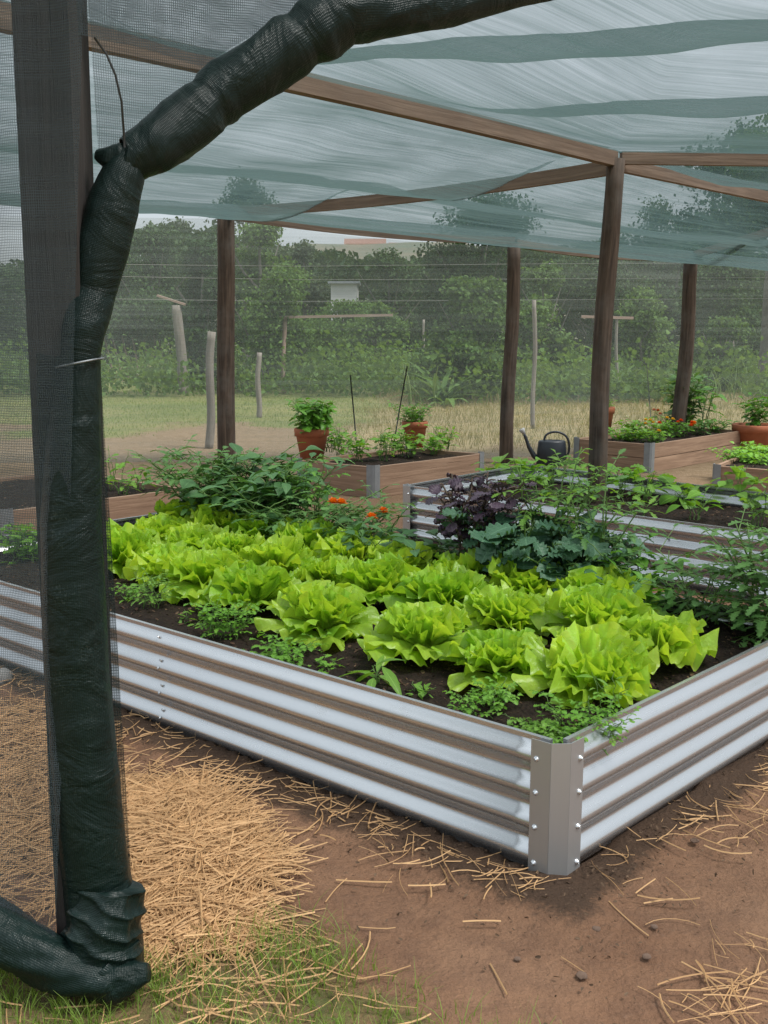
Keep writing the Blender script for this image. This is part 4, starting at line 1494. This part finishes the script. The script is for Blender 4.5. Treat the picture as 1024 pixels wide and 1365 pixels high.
# curtain: hangs left of the post and above the slanting roll
CY = 2.12


def curtain(pts_top, pts_bot, depth, mat, name, label, seed, nu=40, nv=70, ripple=.012, parent=None):
    """sheet between two lines given along the photo's x; real cloth hanging at one distance with soft folds"""
    xs_ = np.linspace(0, 1, nu + 1)
    tx = np.array(pts_top, float)
    bx = np.array(pts_bot, float)

    def samp(arr, q):
        s = np.linspace(0, 1, len(arr))
        return np.array([np.interp(q, s, arr[:, k]) for k in range(3)])
    P = np.zeros((nv + 1, nu + 1, 3))
    UV = np.zeros((nv + 1, nu + 1, 2))
    for i, q in enumerate(xs_):
        a = dp(*samp(tx, q))
        b = dp(*samp(bx, q))
        for j in range(nv + 1):
            v = j / nv
            p = a + (b - a) * v
            p = p + np.array((0, ripple * (math.sin(p[0] * 38 + seed + v) + fbm(p[0] * 4, p[2] * 1.2, 1, seed)), 0))
            P[j, i] = p
            UV[j, i] = (p[0] + seed, p[2])
    mb = MB()
    mb.grid(P, UV)
    o = mb.build(name, mat, parent)
    if parent is None:
        tag(o, label, 'shade net', 'shade cloth curtains at the entrance')
    return o


# left of the post, roof to ground
curtain([(-260, -90, 2.25), (-60, -90, 2.12), (114, -90, 2.05)], [(-260, 1190, 2.25), (-60, 1225, 2.15), (76, 1262, 2.1)], 0, M['net_near'], 'curtain_net', 'net curtain left of the near post, roof to ground', 1.0, 60, 90, .008)
# above the roll
curtain([(112, -90, 2.2), (300, -90, 2.32), (480, -90, 2.42), (720, -90, 2.62)], [(132, 204, 2.2), (196, 172, 2.24), (280, 108, 2.31), (385, 30, 2.37), (460, -10, 2.42), (720, -50, 2.6)], 0, M['net_near'], 'curtain_net', 'net curtain hanging above the slanting dark roll', 2.0, 60, 50, .006)
# doubled header strip
curtain([(102, -90, 2.18), (300, -90, 2.29), (560, -90, 2.45)], [(100, 45, 2.18), (180, 62, 2.22), (268, 88, 2.27), (350, 40, 2.33), (560, -70, 2.46)], 0, M['net_near'], 'curtain_net', 'doubled header strip of net across the top left', 3.0, 50, 24, .006)
# loose flap on the right of the wrapped post
curtain([(96, 484, 2.2), (134, 480, 2.2)], [(90, 1230, 2.2), (176, 1195, 2.2)], 0, M['net_flap'], 'loose_flap', None, 4.0, 16, 60, .004, parent=t)
curtain([(48, 470, 2.12), (96, 480, 2.12)], [(66, 1130, 2.13), (120, 1235, 2.13)], 0, M['net_flap'], 'loose_flap', None, 5.0, 16, 60, .004, parent=t)
mb = MB()
mb.tube([dp(*a) for a in ((126, 50, 2.04), (142, 72, 2.04), (154, 100, 2.05), (162, 135, 2.06), (165, 172, 2.08), (166, 196, 2.1))], .0022, 6)
tag(mb.build('hanging_cord', M['cord'], None), 'thin black cord curving down to the dark roll', 'cord')


# ------------------------------------------------------------------ trees and background growth
def tree(name, label, x, ytop, Y, hw, mat, seed, lobes=7, leaves=3200, size=.16, trunk_px=None, crown_bottom=None, group='trees beyond the net wall', slim=1.0, sparse=False):
    rs = np.random.RandomState(seed)
    top = dp(x, ytop, Y)
    H_ = top[2]
    Rw = hw * Y / FPX
    t = thing(name, label, 'tree', (top[0], Y, 0), group)
    cb = crown_bottom if crown_bottom is not None else .12
    mb = MB()
    tr = max(.06, .022 * H_)
    limbs = []
    for k in range(7):
        a = k * 2.4 + rs.uniform(0, 1)
        z0 = H_ * rs.uniform(.25, .6)
        e_ = np.array((math.cos(a) * Rw * .7, math.sin(a) * Rw * .7, min(H_ * .95, z0 + H_ * rs.uniform(.15, .35))))
        limbs.append((z0, e_))
    sw = rs.uniform(-.15, .15, 2) * Rw
    tp = [np.array((sw[0] * (i / 8) ** 2 + .03 * math.sin(i + seed), sw[1] * (i / 8) ** 2, H_ * .93 * i / 8 - .05)) for i in range(9)]
    mb.tube(tp, np.linspace(tr, tr * .22, 9), 9)
    for z0, e_ in limbs:
        i = min(7, int(z0 / (H_ * .93) * 8))
        b0 = tp[i]
        md = (b0 + e_) / 2 + np.array((0, 0, -.04 * H_))
        mb.tube([b0, md, e_], [tr * .45, tr * .28, tr * .08], 6, caps=False)
    mb.build('trunk', M['bark'], t)
    cl = []
    for k in range(lobes):
        a = rs.uniform(0, 6.28)
        q = math.sqrt(rs.rand())
        zz = H_ * (cb + (1 - cb) * rs.uniform(.12, .86))
        shape = 1 - .75 * ((zz / H_ - .45) / .6) ** 2
        cl.append((math.cos(a) * Rw * q * .8 * shape, math.sin(a) * Rw * q * .8 * shape, zz, Rw * rs.uniform(.4, .62) * slim))
    cl.append((sw[0], sw[1], H_ * .9, Rw * .42))
    n_ = int(leaves * 4.2)
    size = size * .62
    pos = []
    per = n_ // len(cl)
    for (cx, cy, cz, cr) in cl:
        v = rs.normal(0, 1, (per, 3))
        v /= np.linalg.norm(v, axis=1, keepdims=True)
        rr = cr * rs.rand(per) ** (.42 if not sparse else .7)
        # break the lobe into twiggy clusters
        clus = rs.normal(0, 1, (12, 3))
        clus /= np.linalg.norm(clus, axis=1, keepdims=True)
        ci = rs.randint(0, 12, per)
        v2 = v * .55 + clus[ci] * rs.uniform(.5, .9, (per, 1))
        p = v2 * rr[:, None] * np.array((1, 1, .8)) + np.array((cx, cy, cz))
        pos.append(p)
    pos = np.concatenate(pos)
    pos = pos[(pos[:, 2] > .1) & (pos[:, 2] < H_ * 1.02)]
    d_ = rs.normal(0, 1, pos.shape)
    d_[:, 2] -= .5
    u_ = rs.normal(0, 1, pos.shape)
    u_[:, 2] = np.abs(u_[:, 2]) + .3
    lm = MB()
    lm.scatter(*LEAF4, pos, frames(d_, u_), size * rs.uniform(.6, 1.3, len(pos)))
    lm.build('crown', mat, t)
    return t


LEAF4 = leaf_template([.1, .36, .03], .3, .4, 1)
TD, TM, TP_, TGY = M['tree_dark'], M['tree_mid'], M['tree_pale'], M['tree_grey']
trees = [
    ('broadleaf_tree', 'dense dark tree behind the leaning grey fence post', 200, 302, 34, 92, TD, 9, 4200, .2),
    ('broadleaf_tree', 'dark round tree between fence post and left rear post', 268, 318, 30, 52, TD, 7, 3200, .18),
    ('broadleaf_tree', 'airy green tree immediately right of the left rear post', 348, 284, 25, 66, TM, 10, 4200, .15),
    ('slender_tree', 'tall slender tree showing through the roof net, upper left', 322, 222, 42, 56, TGY, 12, 2600, .2),
    ('broadleaf_tree', 'grey-green tree with broken crown left of the white shed', 405, 318, 41, 40, TGY, 7, 2800, .2),
    ('leafy_shrub', 'pale shrub hiding the lower half of the white shed', 458, 402, 33, 70, TM, 11, 4200, .15),
    ('broadleaf_tree', 'dark tree just right of the white shed', 520, 332, 38, 62, TD, 8, 3400, .2),
    ('broadleaf_tree', 'low mid-green tree behind the raised fence rail', 500, 405, 30, 40, TM, 7, 2400, .16),
    ('broadleaf_tree', 'broad dark tree left of the leaning dark post', 600, 325, 42, 60, TD, 8, 3400, .22),
    ('broadleaf_tree', 'tall tree seen through the roof net above the leaning post', 640, 250, 40, 78, TD, 14, 4200, .22),
    ('leafy_shrub', 'bright leafy shrub left of the leaning dark post', 628, 372, 22, 62, TM, 9, 4200, .16),
    ('leafy_shrub', 'yellow-green shrub behind the thin grey pole', 728, 350, 26, 52, TM, 8, 3400, .16),
    ('broadleaf_tree', 'dark tree directly behind the central post', 795, 325, 36, 72, TD, 8, 3800, .2),
    ('leafy_shrub', 'pale leafy shrub between central post and climber post', 858, 385, 27, 46, TM, 7, 2800, .16),
    ('broadleaf_tree', 'shadowy tree behind the climber post', 900, 325, 34, 66, TD, 8, 3600, .2),
    ('broadleaf_tree', 'dark tree right of the climber post', 985, 340, 31, 66, TD, 8, 3800, .18),
    ('broadleaf_tree', 'tall dark tree high up through the net, right edge', 1000, 158, 40, 84, TD, 15, 4600, .24),
    ('broadleaf_tree', 'tall hazy tree through the roof net between central post and right edge', 880, 262, 44, 78, TGY, 13, 3200, .24),
    ('broadleaf_tree', 'low dark tree seen through the left curtain', 70, 352, 32, 78, TD, 7, 3200, .18),
    ('broadleaf_tree', 'dim tree behind the curtain at the left picture edge', -30, 350, 34, 70, TD, 7, 2800, .18),
    ('broadleaf_tree', 'hazy grey tree on the horizon between fence post and left rear post', 235, 288, 52, 46, TGY, 7, 2400, .26),
    ('broadleaf_tree', 'hazy tree on the horizon left of the leaning grey post', 150, 290, 54, 50, TGY, 7, 2400, .26),
    ('leafy_shrub', 'rounded mid-green shrub beside the pale fence rail post', 385, 420, 28, 44, TM, 7, 2600, .15),
    ('leafy_shrub', 'dark shrub at the right edge beside the grey trunk', 960, 425, 26, 44, TM, 7, 2600, .15),
    ('leafy_shrub', 'dense dark shrub low behind the lawn, left of the left rear post', 262, 440, 27, 40, TD, 6, 2400, .14),
]
for i, a in enumerate(trees):
    tree(a[0], a[1], a[2], a[3], a[4], a[5], a[6], 200 + i, a[7], a[8], a[9], crown_bottom=.05 if a[0] == 'leafy_shrub' else .1, sparse=(a[6] is TGY))

# grey trunk at the right edge
gt = gp(1016, 500)
mb = MB()
mb.tube([(0, 0, -.1), (.02, 0, 1.2), (.0, .02, 2.4), (.05, 0, 4.2), (.0, 0, 6.0)], [.19, .16, .14, .12, .08], 12, jit=lambda i, k: 1 + .06 * math.sin(k * 2 + i))
rs = np.random.RandomState(5)
t = thing('slender_tree', 'pale grey trunk at the right picture edge outside the net', 'tree', (gp(1018, 525)[0], gp(1018, 525)[1], 0), 'trees beyond the net wall')
mb.build('trunk', M['bark'], t)
lm = MB()
pp = rs.normal(0, 1, (14000, 3))
pp = pp[np.linalg.norm(pp, axis=1) < 1.9]
pp = pp[[mnoise.noise(Vector(q) * 1.3) > -.15 for q in pp]] * np.array((.62, .62, .5)) + np.array((0, 0, 5.4))
lm.scatter(*LEAF4, pp, frames(rs.normal(0, 1, pp.shape), np.abs(rs.normal(0, 1, pp.shape)) + .1), .08 * rs.uniform(.6, 1.3, len(pp)))
lm.build('crown', TM, t)


# grass, weeds, straw: what nobody could count
def blades(name, label, cat, pts, h, wd, mat, seed, lean=.5, seg=3, zs=None):
    rs = np.random.RandomState(seed)
    N_ = len(pts)
    h = h * rs.uniform(.55, 1.25, N_) if np.isscalar(h) else h
    az = rs.uniform(0, 6.283, N_)
    fz = rs.uniform(0, 6.283, N_)
    ln = lean * rs.uniform(.2, 1.2, N_)
    V = np.zeros((N_, (seg + 1) * 2, 3))
    UVs = np.zeros(((seg + 1) * 2, 2))
    for k in range(seg + 1):
        q = k / seg
        cx = pts[:, 0] + np.cos(az) * ln * h * q ** 2
        cy = pts[:, 1] + np.sin(az) * ln * h * q ** 2
        cz = pts[:, 2] + h * (q - .25 * ln * q ** 2)
        w_ = wd * (1 - q * .85) * .5
        for s, o_ in ((-1, 0), (1, 1)):
            V[:, k * 2 + o_, 0] = cx + s * np.cos(fz) * w_
            V[:, k * 2 + o_, 1] = cy + s * np.sin(fz) * w_
            V[:, k * 2 + o_, 2] = cz
            UVs[k * 2 + o_] = (.2 + o_ * .6, q)
    F = np.array([(k * 2, k * 2 + 1, k * 2 + 3, k * 2 + 2) for k in range(seg)])
    ff = (F[None] + (np.arange(N_) * (seg + 1) * 2)[:, None, None]).reshape(-1, 4)
    mb = MB()
    mb.add(V, ff, np.tile(UVs, (N_, 1)))
    return tag(mb.build(name, mat), label, cat, kind='stuff')


def scatter_zone(n_, x0, x1, y0, y1, which, seed, thr=.35, clump=None):
    rs = np.random.RandomState(seed)
    out = []
    while len(out) < n_:
        x, y = rs.uniform(x0, x1), rs.uniform(y0, y1)
        z_ = zone(x, y)
        v = z_[which]
        if clump:
            v *= .5 + .9 * smooth(-.25, .4, fbm(x, y, clump, 21))
        if v > thr + rs.uniform(-.2, .45) and z_[3] > .03:
            out.append((x, y, -.012))
    return np.array(out)


blades('foreground_grass', 'green turf with dry stalks at the bottom left', 'grass', scatter_zone(7600, -1.3, .6, 1.5, 2.55, 0, 1, .22, 3.5), .07, .0032, M['grass'], 1, .8)
blades('lawn_grass', 'short mown lawn beyond the left rear post', 'grass', scatter_zone(34000, -11, 3, 13.5, 27, 0, 2, .3), .045, .009, M['lawn'], 2, .7, 2)
blades('dry_grass', 'tall dry grass behind the net wall on the right', 'grass', scatter_zone(24000, -2, 11, 12.6, 24, 1, 3, .3, .6), .15, .010, M['dry'], 3, .8)
rs = np.random.RandomState(9)
wp = []
for (x0, x1, y0, y1, n_) in [(-6, 1.5, 24, 29, 2200), (0.5, 6, 20, 25, 2000), (5, 14, 22, 29, 3800), (-13, -6, 25, 29, 900)]:
    wp.append(np.stack([rs.uniform(x0, x1, n_), rs.uniform(y0, y1, n_), np.full(n_, -.02)], 1))
wp = np.concatenate(wp)
wp = np.array([q for q in wp if fbm(q[0], q[1], .45, 61) > rs.uniform(-.25, .35)])
blades('tall_weeds', 'pale green tall weeds along the edge of the trees', 'weeds', wp[::2], .85, .035, M['weeds'], 4, .9)
rs = np.random.RandomState(78)
up_p = []
for k in range(900):
    x0_ = rs.uniform(-14, 16)
    y0_ = rs.uniform(23, 31) if x0_ < 1 else rs.uniform(20.5, 29)
    if fbm(x0_, y0_, .35, 71) < -.12:
        continue
    hh = rs.uniform(.25, 1.25)
    q = rs.normal(0, 1, (46, 3)) * np.array((.34, .34, .2 * hh + .08)) + np.array((x0_, y0_, hh * .55))
    q[:, 2] = np.abs(q[:, 2])
    up_p.append(q)
up_p = np.concatenate(up_p)
lm = MB()
lm.scatter(*LEAF4, up_p, frames(rs.normal(0, 1, up_p.shape) + (0, 0, .5), np.abs(rs.normal(0, 1, up_p.shape)) + .1), .13 * rs.uniform(.6, 1.4, len(up_p)))
tag(lm.build('undergrowth', M['tree_pale']), 'bushy green undergrowth at the foot of the trees', 'undergrowth', kind='stuff')
# the wood behind, one mass
rs = np.random.RandomState(77)
prof_x = [-700, 0, 110, 200, 290, 360, 420, 480, 540, 600, 700, 800, 900, 1024, 1800]
prof_y = [330, 352, 312, 296, 300, 318, 326, 334, 342, 326, 318, 330, 322, 335, 320]
wpos = []
while len(wpos) < 95000:
    Yw = rs.uniform(46, 58)
    px_ = rs.uniform(-500, 1500)
    yt = np.interp(px_, prof_x, prof_y) + 12 + 14 * mnoise.noise(Vector((px_ * .03, Yw * .3, 2))) + 9 * mnoise.noise(Vector((px_ * .11, Yw, 5)))
    top = dp(px_, yt, Yw)
    z_ = top[2] * (1 - rs.rand() ** 1.5)
    if mnoise.noise(Vector((top[0] * .8, Yw * .5, z_ * .9))) > -.28:
        wpos.append((top[0], Yw, z_))
wpos = np.array(wpos)
lm = MB()
lm.scatter(*LEAF4, wpos, frames(rs.normal(0, 1, wpos.shape) - (0, 0, .4), np.abs(rs.normal(0, 1, wpos.shape)) + .1), .30 * rs.uniform(.6, 1.3, len(wpos)))
tag(lm.build('far_wood', M['tree_dark']), 'continuous dark wood closing the yard behind the single trees', 'wood', kind='stuff')
# strappy clumps
for i, (x, y, lab) in enumerate([(750, 532, 'arching strap-leaved clump left of the central post'), (815, 530, 'arching strap-leaved clump right of the central post'), (845, 528, 'strap-leaved clump halfway to the climber post'), (590, 540, 'broad strap-leaved clump left of the leaning post')]):
    rs = np.random.RandomState(300 + i)
    c = gp(x, y)
    t = thing('strappy_plant', lab, 'plant', tuple(c), 'strap-leaved clumps beyond the net')
    mb = MB()
    k = 34
    a = rs.uniform(0, 6.28, k)
    el = rs.uniform(.5, 1.4, k)
    dd = np.stack([np.cos(a) * np.cos(el), np.sin(a) * np.cos(el), np.sin(el)], 1)
    mb.scatter(*leaf_template([.03, .05, .055, .05, .035, .004], .3, 1.1), np.zeros((k, 3)) + rs.normal(0, .12, (k, 3)) * (1, 1, 0), frames(dd, np.tile((0, 0, 1.), (k, 1))), 1.05 * rs.uniform(.6, 1.2, k))
    mb.build('leaf_blades', M['tree_pale'], t)


def straw(name, label, pts, seed, lmin=.06, lmax=.36, r=.0016, lift=.05, mat='straw', flatness=.25):
    rs = np.random.RandomState(seed)
    N_ = len(pts)
    seg = 5
    L = rs.uniform(lmin, lmax, N_)
    az = rs.uniform(0, 6.283, N_)
    cur = rs.normal(0, .28, N_)
    tilt = rs.normal(0, flatness, N_)
    rr = r * rs.uniform(.35, 1.6, N_)
    C = np.zeros((N_, seg + 1, 3))
    p = pts.copy()
    for k in range(seg + 1):
        C[:, k] = p
        a = az + cur * (k / seg - .5) * 2
        st = L / seg
        p = p + np.stack([np.cos(a) * st, np.sin(a) * st, np.sin(tilt * (1 - 1.6 * k / seg)) * st], 1)
    C -= (C[:, seg // 2:seg // 2 + 1] - pts[:, None])
    C[:, :, 2] = np.maximum(C[:, :, 2], .004 + pts[:, None, 2] * .35)
    V = np.zeros((N_, (seg + 1) * 3, 3))
    for k in range(seg + 1):
        a = az + cur * (k / seg - .5) * 2
        sd_ = np.stack([-np.sin(a), np.cos(a), np.zeros(N_)], 1)
        V[:, k * 3] = C[:, k] + sd_ * rr[:, None]
        V[:, k * 3 + 1] = C[:, k] - sd_ * rr[:, None]
        V[:, k * 3 + 2] = C[:, k] + np.array((0, 0, 1.3)) * rr[:, None]
    F = []
    for k in range(seg):
        for i in range(3):
            j = (i + 1) % 3
            F.append((k * 3 + i, k * 3 + j, k * 3 + 3 + j, k * 3 + 3 + i))
    ff = (np.array(F)[None] + (np.arange(N_) * (seg + 1) * 3)[:, None, None]).reshape(-1, 4)
    UV = np.tile(np.stack([np.full((seg + 1) * 3, .2), np.repeat(np.linspace(0, 1, seg + 1), 3)], 1), (N_, 1))
    mb = MB()
    mb.add(V, ff, UV)
    return tag(mb.build(name, M[mat], smooth=False), label, 'straw', kind='stuff')


def pile(n_, pxs, seed, zmax):
    """points inside a photo-plane outline on the ground, height a low heap"""
    rs = np.random.RandomState(seed)
    poly = np.array([gp(*q)[:2] for q in pxs])
    lo_, hi = poly.min(0), poly.max(0)
    c = poly.mean(0)
    out = []

    def inside(x, y):
        s = False
        j = len(poly) - 1
        for i in range(len(poly)):
            if (poly[i, 1] > y) != (poly[j, 1] > y) and x < (poly[j, 0] - poly[i, 0]) * (y - poly[i, 1]) / (poly[j, 1] - poly[i, 1]) + poly[i, 0]:
                s = not s
            j = i
        return s
    while len(out) < n_:
        x, y = rs.uniform(lo_[0], hi[0]), rs.uniform(lo_[1], hi[1])
        wob = .13 * fbm(x, y, 2.6, 31) + .05 * fbm(x, y, 9, 33)
        if not inside(x + wob, y + wob):
            continue
        e = 1 - min(1, math.hypot((x - c[0]) / (hi[0] - lo_[0]), (y - c[1]) / (hi[1] - lo_[1])) * 2)
        dens = .45 + .55 * e
        dens *= .25 + .75 * smooth(-.22, .25, fbm(x, y, 6.5, 37))
        if rs.rand() < dens:
            out.append((x, y, .004 + zmax * rs.rand() * (e ** .7) * (.6 + .6 * fbm(x, y, 5, 12))))
    return np.array(out)


straw('straw_heap', 'golden straw heaped beside the netted post', pile(2400, [(165, 1040), (250, 1050), (310, 1080), (330, 1130), (355, 1190), (370, 1225), (330, 1245), (240, 1270), (190, 1270), (150, 1180), (140, 1100)], 3, .075), 3)
straw('straw_chaff', 'fine broken straw bits over and around the golden heap', pile(1900, [(165, 1000), (250, 1020), (330, 1060), (370, 1130), (400, 1190), (420, 1250), (340, 1290), (240, 1300), (180, 1290), (150, 1180), (140, 1080)], 13, .07), 13, .03, .14, .0009)
straw('straw_scatter', 'loose straw seen through the curtain on the left', pile(1500, [(-60, 940), (60, 930), (160, 960), (170, 1100), (150, 1230), (60, 1230), (-60, 1180)], 4, .03), 4)
edge_pts = []
rs = np.random.RandomState(12)
for k in range(430):
    s, off_ = rs.uniform(0, 3.6), abs(rs.normal(0, .10)) + .03
    q = B1C + ED * s - EW * off_
    edge_pts.append((q[0], q[1], .012 + rs.uniform(0, .012)))
for k in range(240):
    s, off_ = rs.uniform(.05, 2.2), abs(rs.normal(0, .12)) + .03
    if s < .5 and rs.rand() < .6:
        continue
    q = B1C + EW * s - ED * off_
    edge_pts.append((q[0], q[1], .012 + rs.uniform(0, .012)))
straw('straw_litter', 'straw litter along the foot of the long metal bed', np.array(edge_pts), 5, .03, .17, .0015)
loose = []
for k in range(70):
    x, y = rs.uniform(-.6, 1.7), rs.uniform(1.5, 3.3)
    if poly_dist(x, y, B1) > .06:
        loose.append((x, y, .004))
q = pile(50, [(980, 1240), (1060, 1240), (1060, 1380), (860, 1380)], 8, .01)
straw('loose_straw', 'single straws lying on the bare earth in front', np.concatenate([np.array(loose), q]), 6, .03, .2, .0015, flatness=.1)
straw('turf_straw', 'dry stalks lying in the turf at the bottom', pile(110, [(0, 1290), (300, 1240), (560, 1270), (560, 1400), (0, 1400)], 9, .02), 7, .05, .22, .0014)

# crumbs of dark earth and chaff along the foot of the bed and over the path
rs = np.random.RandomState(55)
cp = []
while len(cp) < 5200:
    x, y = rs.uniform(-1.6, 2.2), rs.uniform(1.7, 4.3)
    dd_ = poly_dist(x, y, B1)
    if dd_ > .015 and rs.rand() < .03 + .97 * math.exp(-dd_ / .12):
        cp.append((x, y, .006 + (.022 if dd_ < .2 else 0) * rs.rand()))
cp = np.array(cp)
T, F, UV = leaf_template([.15, .25, .2, .1], .5, .2, 2)
cm = MB()
cm.scatter(T, F, UV, cp, frames(rs.normal(0, 1, cp.shape) * (1, 1, .4), rs.normal(0, .5, cp.shape) + (0, 0, 1)), .003 + .013 * rs.rand(len(cp)) ** 3)
tag(cm.build('earth_crumbs', M['crumb']), 'dark earth crumbs and chaff along the foot of the bed', 'earth crumbs', kind='stuff')

# stones and clods on the path
for i, (x, y, r, lab) in enumerate([(776, 1302, .017, 'flat brown clod near the bottom of the bare path'), (862, 1277, .013, 'small clod right of the middle of the bare path'), (690, 1280, .01, 'small dark clod below the near bed corner'), (872, 1237, .011, 'dark pebble on the path right of the bed corner'), (926, 1122, .016, 'brown clod beside the foot of the right bed side'), (795, 1240, .014, 'crumbly clod under the near corner bracket')]):
    mb = MB()
    rs = np.random.RandomState(400 + i)
    A = []
    for a in np.linspace(0, math.pi, 9):
        A.append([np.array((math.sin(a) * math.cos(b), math.sin(a) * math.sin(b), math.cos(a) * .38)) * r * .85 * (1 + .25 * fbm(math.sin(a) * math.cos(b) + i, math.sin(a) * math.sin(b) + math.cos(a), 1.6, i)) for b in np.linspace(0, 6.283, 14, endpoint=False)])
    mb.grid(np.array(A), None, closed=True)
    o = mb.build('earth_clod', M['clod'], recalc=True)
    c = gp(x, y)
    o.location = (c[0], c[1], .004)
    tag(o, lab, 'clod', 'clods on the bare path')
mb = MB()
A = []
for a in np.linspace(0, math.pi, 12):
    A.append([np.array((math.sin(a) * math.cos(b), math.sin(a) * math.sin(b), math.cos(a) * .6)) * .06 * (1 + .3 * fbm(math.sin(a) * math.cos(b), math.sin(a) * math.sin(b) + math.cos(a), 1.4, 3)) for b in np.linspace(0, 6.283, 18, endpoint=False)])
mb.grid(np.array(A), None, closed=True)
o = mb.build('garden_stone', M['stone'], recalc=True)
o.location = tuple(gp(0, 908) + (0, 0, .02))
tag(o, 'pale grey stone at the left picture edge by the metal bed', 'stone')


# ------------------------------------------------------------------ fence and yard beyond the net
def fpost(label, xb, yb, xt, yt, wpx, mat='grey_wood', group='old fence posts beyond the net', seed=0, name='fence_post'):
    return post(label, xb, yb, 0, xt, yt, wpx, .12, .015, seed, group, mat, name)


def board(label, x0, y0, x1, y1, Y, wd=.1, th=.03, name='fence_rail', mat='pink_wood', group='loose rails beyond the net'):
    return_b = beam(label, dp(x0, y0, Y), dp(x1, y1, Y), wd, th, group, 0, mat)
    return_b.name = name
    return_b['category'] = 'rail'
    return return_b


tp_, _ = fpost('thick leaning grey fence post with a board on top', 245, 524, 236, 407, 13, seed=11)
board('short tilted board lying on top of the thick grey fence post', 210, 394, 247, 406, tp_[1], .16, .05)
fpost('slim grey post standing on bare earth just left of the left rear post', 279, 597, 282, 442, 11, seed=12)
fpost('short grey post on the lawn right of the left rear post', 345, 556, 345, 470, 7, seed=13)
t1_, _ = fpost('left support of the raised fence rail', 378, 524, 379, 424, 6, 'pink_wood', seed=14)
fpost('right support of the raised fence rail', 484, 500, 477, 421, 7, seed=15)
board('long raised fence rail right of the left rear post', 372, 423, 524, 420, t1_[1], .1, .06)
fpost('thin grey pole right of the leaning dark post', 711, 571, 713, 400, 5.5, seed=16)
fpost('grey fence post near the right picture edge', 973, 517, 975, 426, 8, seed=17)
fpost('thin dark fence stake behind the rail, right side', 565, 500, 565, 426, 3, seed=18)
t2_, _ = fpost('grey stake under the curved board behind the central post', 822, 530, 822, 422, 4, seed=19)
board('curved weathered board behind the central post', 775, 422, 844, 424, t2_[1], .1, .06)
# row of thin sticks on the left
for i, (xb, xt, yt) in enumerate([(152, 139, 450), (163, 150, 452), (172, 163, 448), (185, 176, 449), (199, 192, 452), (212, 205, 446), (220, 212, 452)]):
    y = 508
    b = gp(xb, y)
    e = dp(xt, yt, b[1])
    mb = MB()
    mb.tube([(0, 0, -.05), tuple((e - b) * .5 + np.array((.03, 0, 0))), tuple(e - b)], [.035, .03, .018], 6)
    o = mb.build('fence_stick', M['woody'])
    o.location = tuple(b)
    tag(o, 'thin bare stick of the old fence, %s from the netted post' % ['first', 'second', 'third', 'fourth', 'fifth', 'sixth', 'seventh'][i], 'stick', 'bare fence sticks left of the grey post')
# wires
for k, (y0, y1) in enumerate([(352, 352), (368, 372), (398, 400)]):
    mb = MB()
    mb.tube([dp(120, y0, 24), dp(400, (y0 + y1) / 2 + 3, 24), dp(680, y1, 24), dp(1040, y1 - 2, 24)], .0045, 4)
    tag(mb.build('fence_wire', M['wire']), ['topmost fence wire strung across behind the net', 'middle fence wire strung across behind the net', 'lowest fence wire strung across behind the net'][k], 'wire', 'fence wires')

# buildings
Y = 38
c0, c1 = dp(441, 378, Y), dp(476, 378, Y)
t = thing('white_shed', 'small white shed showing between the trees', 'shed', ((c0[0] + c1[0]) / 2, Y + 1, 0))
mb = MB()
ww = c1[0] - c0[0]
mb.box((0, 0, c0[2] / 2), ww, 2, c0[2])
mb.build('wall', M['white'], t, smooth=False)
mb = MB()
mb.box((0, 0, c0[2] + .04), ww + .2, 2.3, .08)
mb.build('roof', M['zinc'], t, smooth=False)
for (x, y, Y, wm, label, rl) in [(487, 324, 195, 7, 'distant house with a red tiled roof behind the trees', 1.6), (548, 329, 205, 8, 'distant ochre house half hidden by trees', 1.6)]:
    c = dp(x, y, Y)
    t = thing('distant_house', label, 'house', (c[0], Y, c[2] - 5), 'distant houses')
    c[2] = 5.0
    mb = MB()
    mb.box((0, 0, c[2] / 2 - .3), wm, 5, c[2])
    mb.build('wall', M['brickish'], t, smooth=False)
    mb = MB()
    z0 = c[2] - .8
    V = [(-wm / 2 - .4, -2.9, z0), (wm / 2 + .4, -2.9, z0), (wm / 2 + .4, 2.9, z0), (-wm / 2 - .4, 2.9, z0), (-wm / 2 - .4, 0, z0 + rl), (wm / 2 + .4, 0, z0 + rl)]
    mb.add(V, [(0, 1, 5, 4), (2, 3, 4, 5)])
    mb.add(V, [(1, 2, 5), (3, 0, 4)])
    mb.build('roof', M['roof'], t, smooth=False)
    for dx in (-.3, .3):
        mb = MB()
        mb.box((dx * wm, -2.51, c[2] - 2.0), .9, .06, 1.0)
        mb.build('window', M['window'], t, smooth=False)

print('objects', len(bpy.data.objects), 'polys', sum(len(m.polygons) for m in bpy.data.meshes))
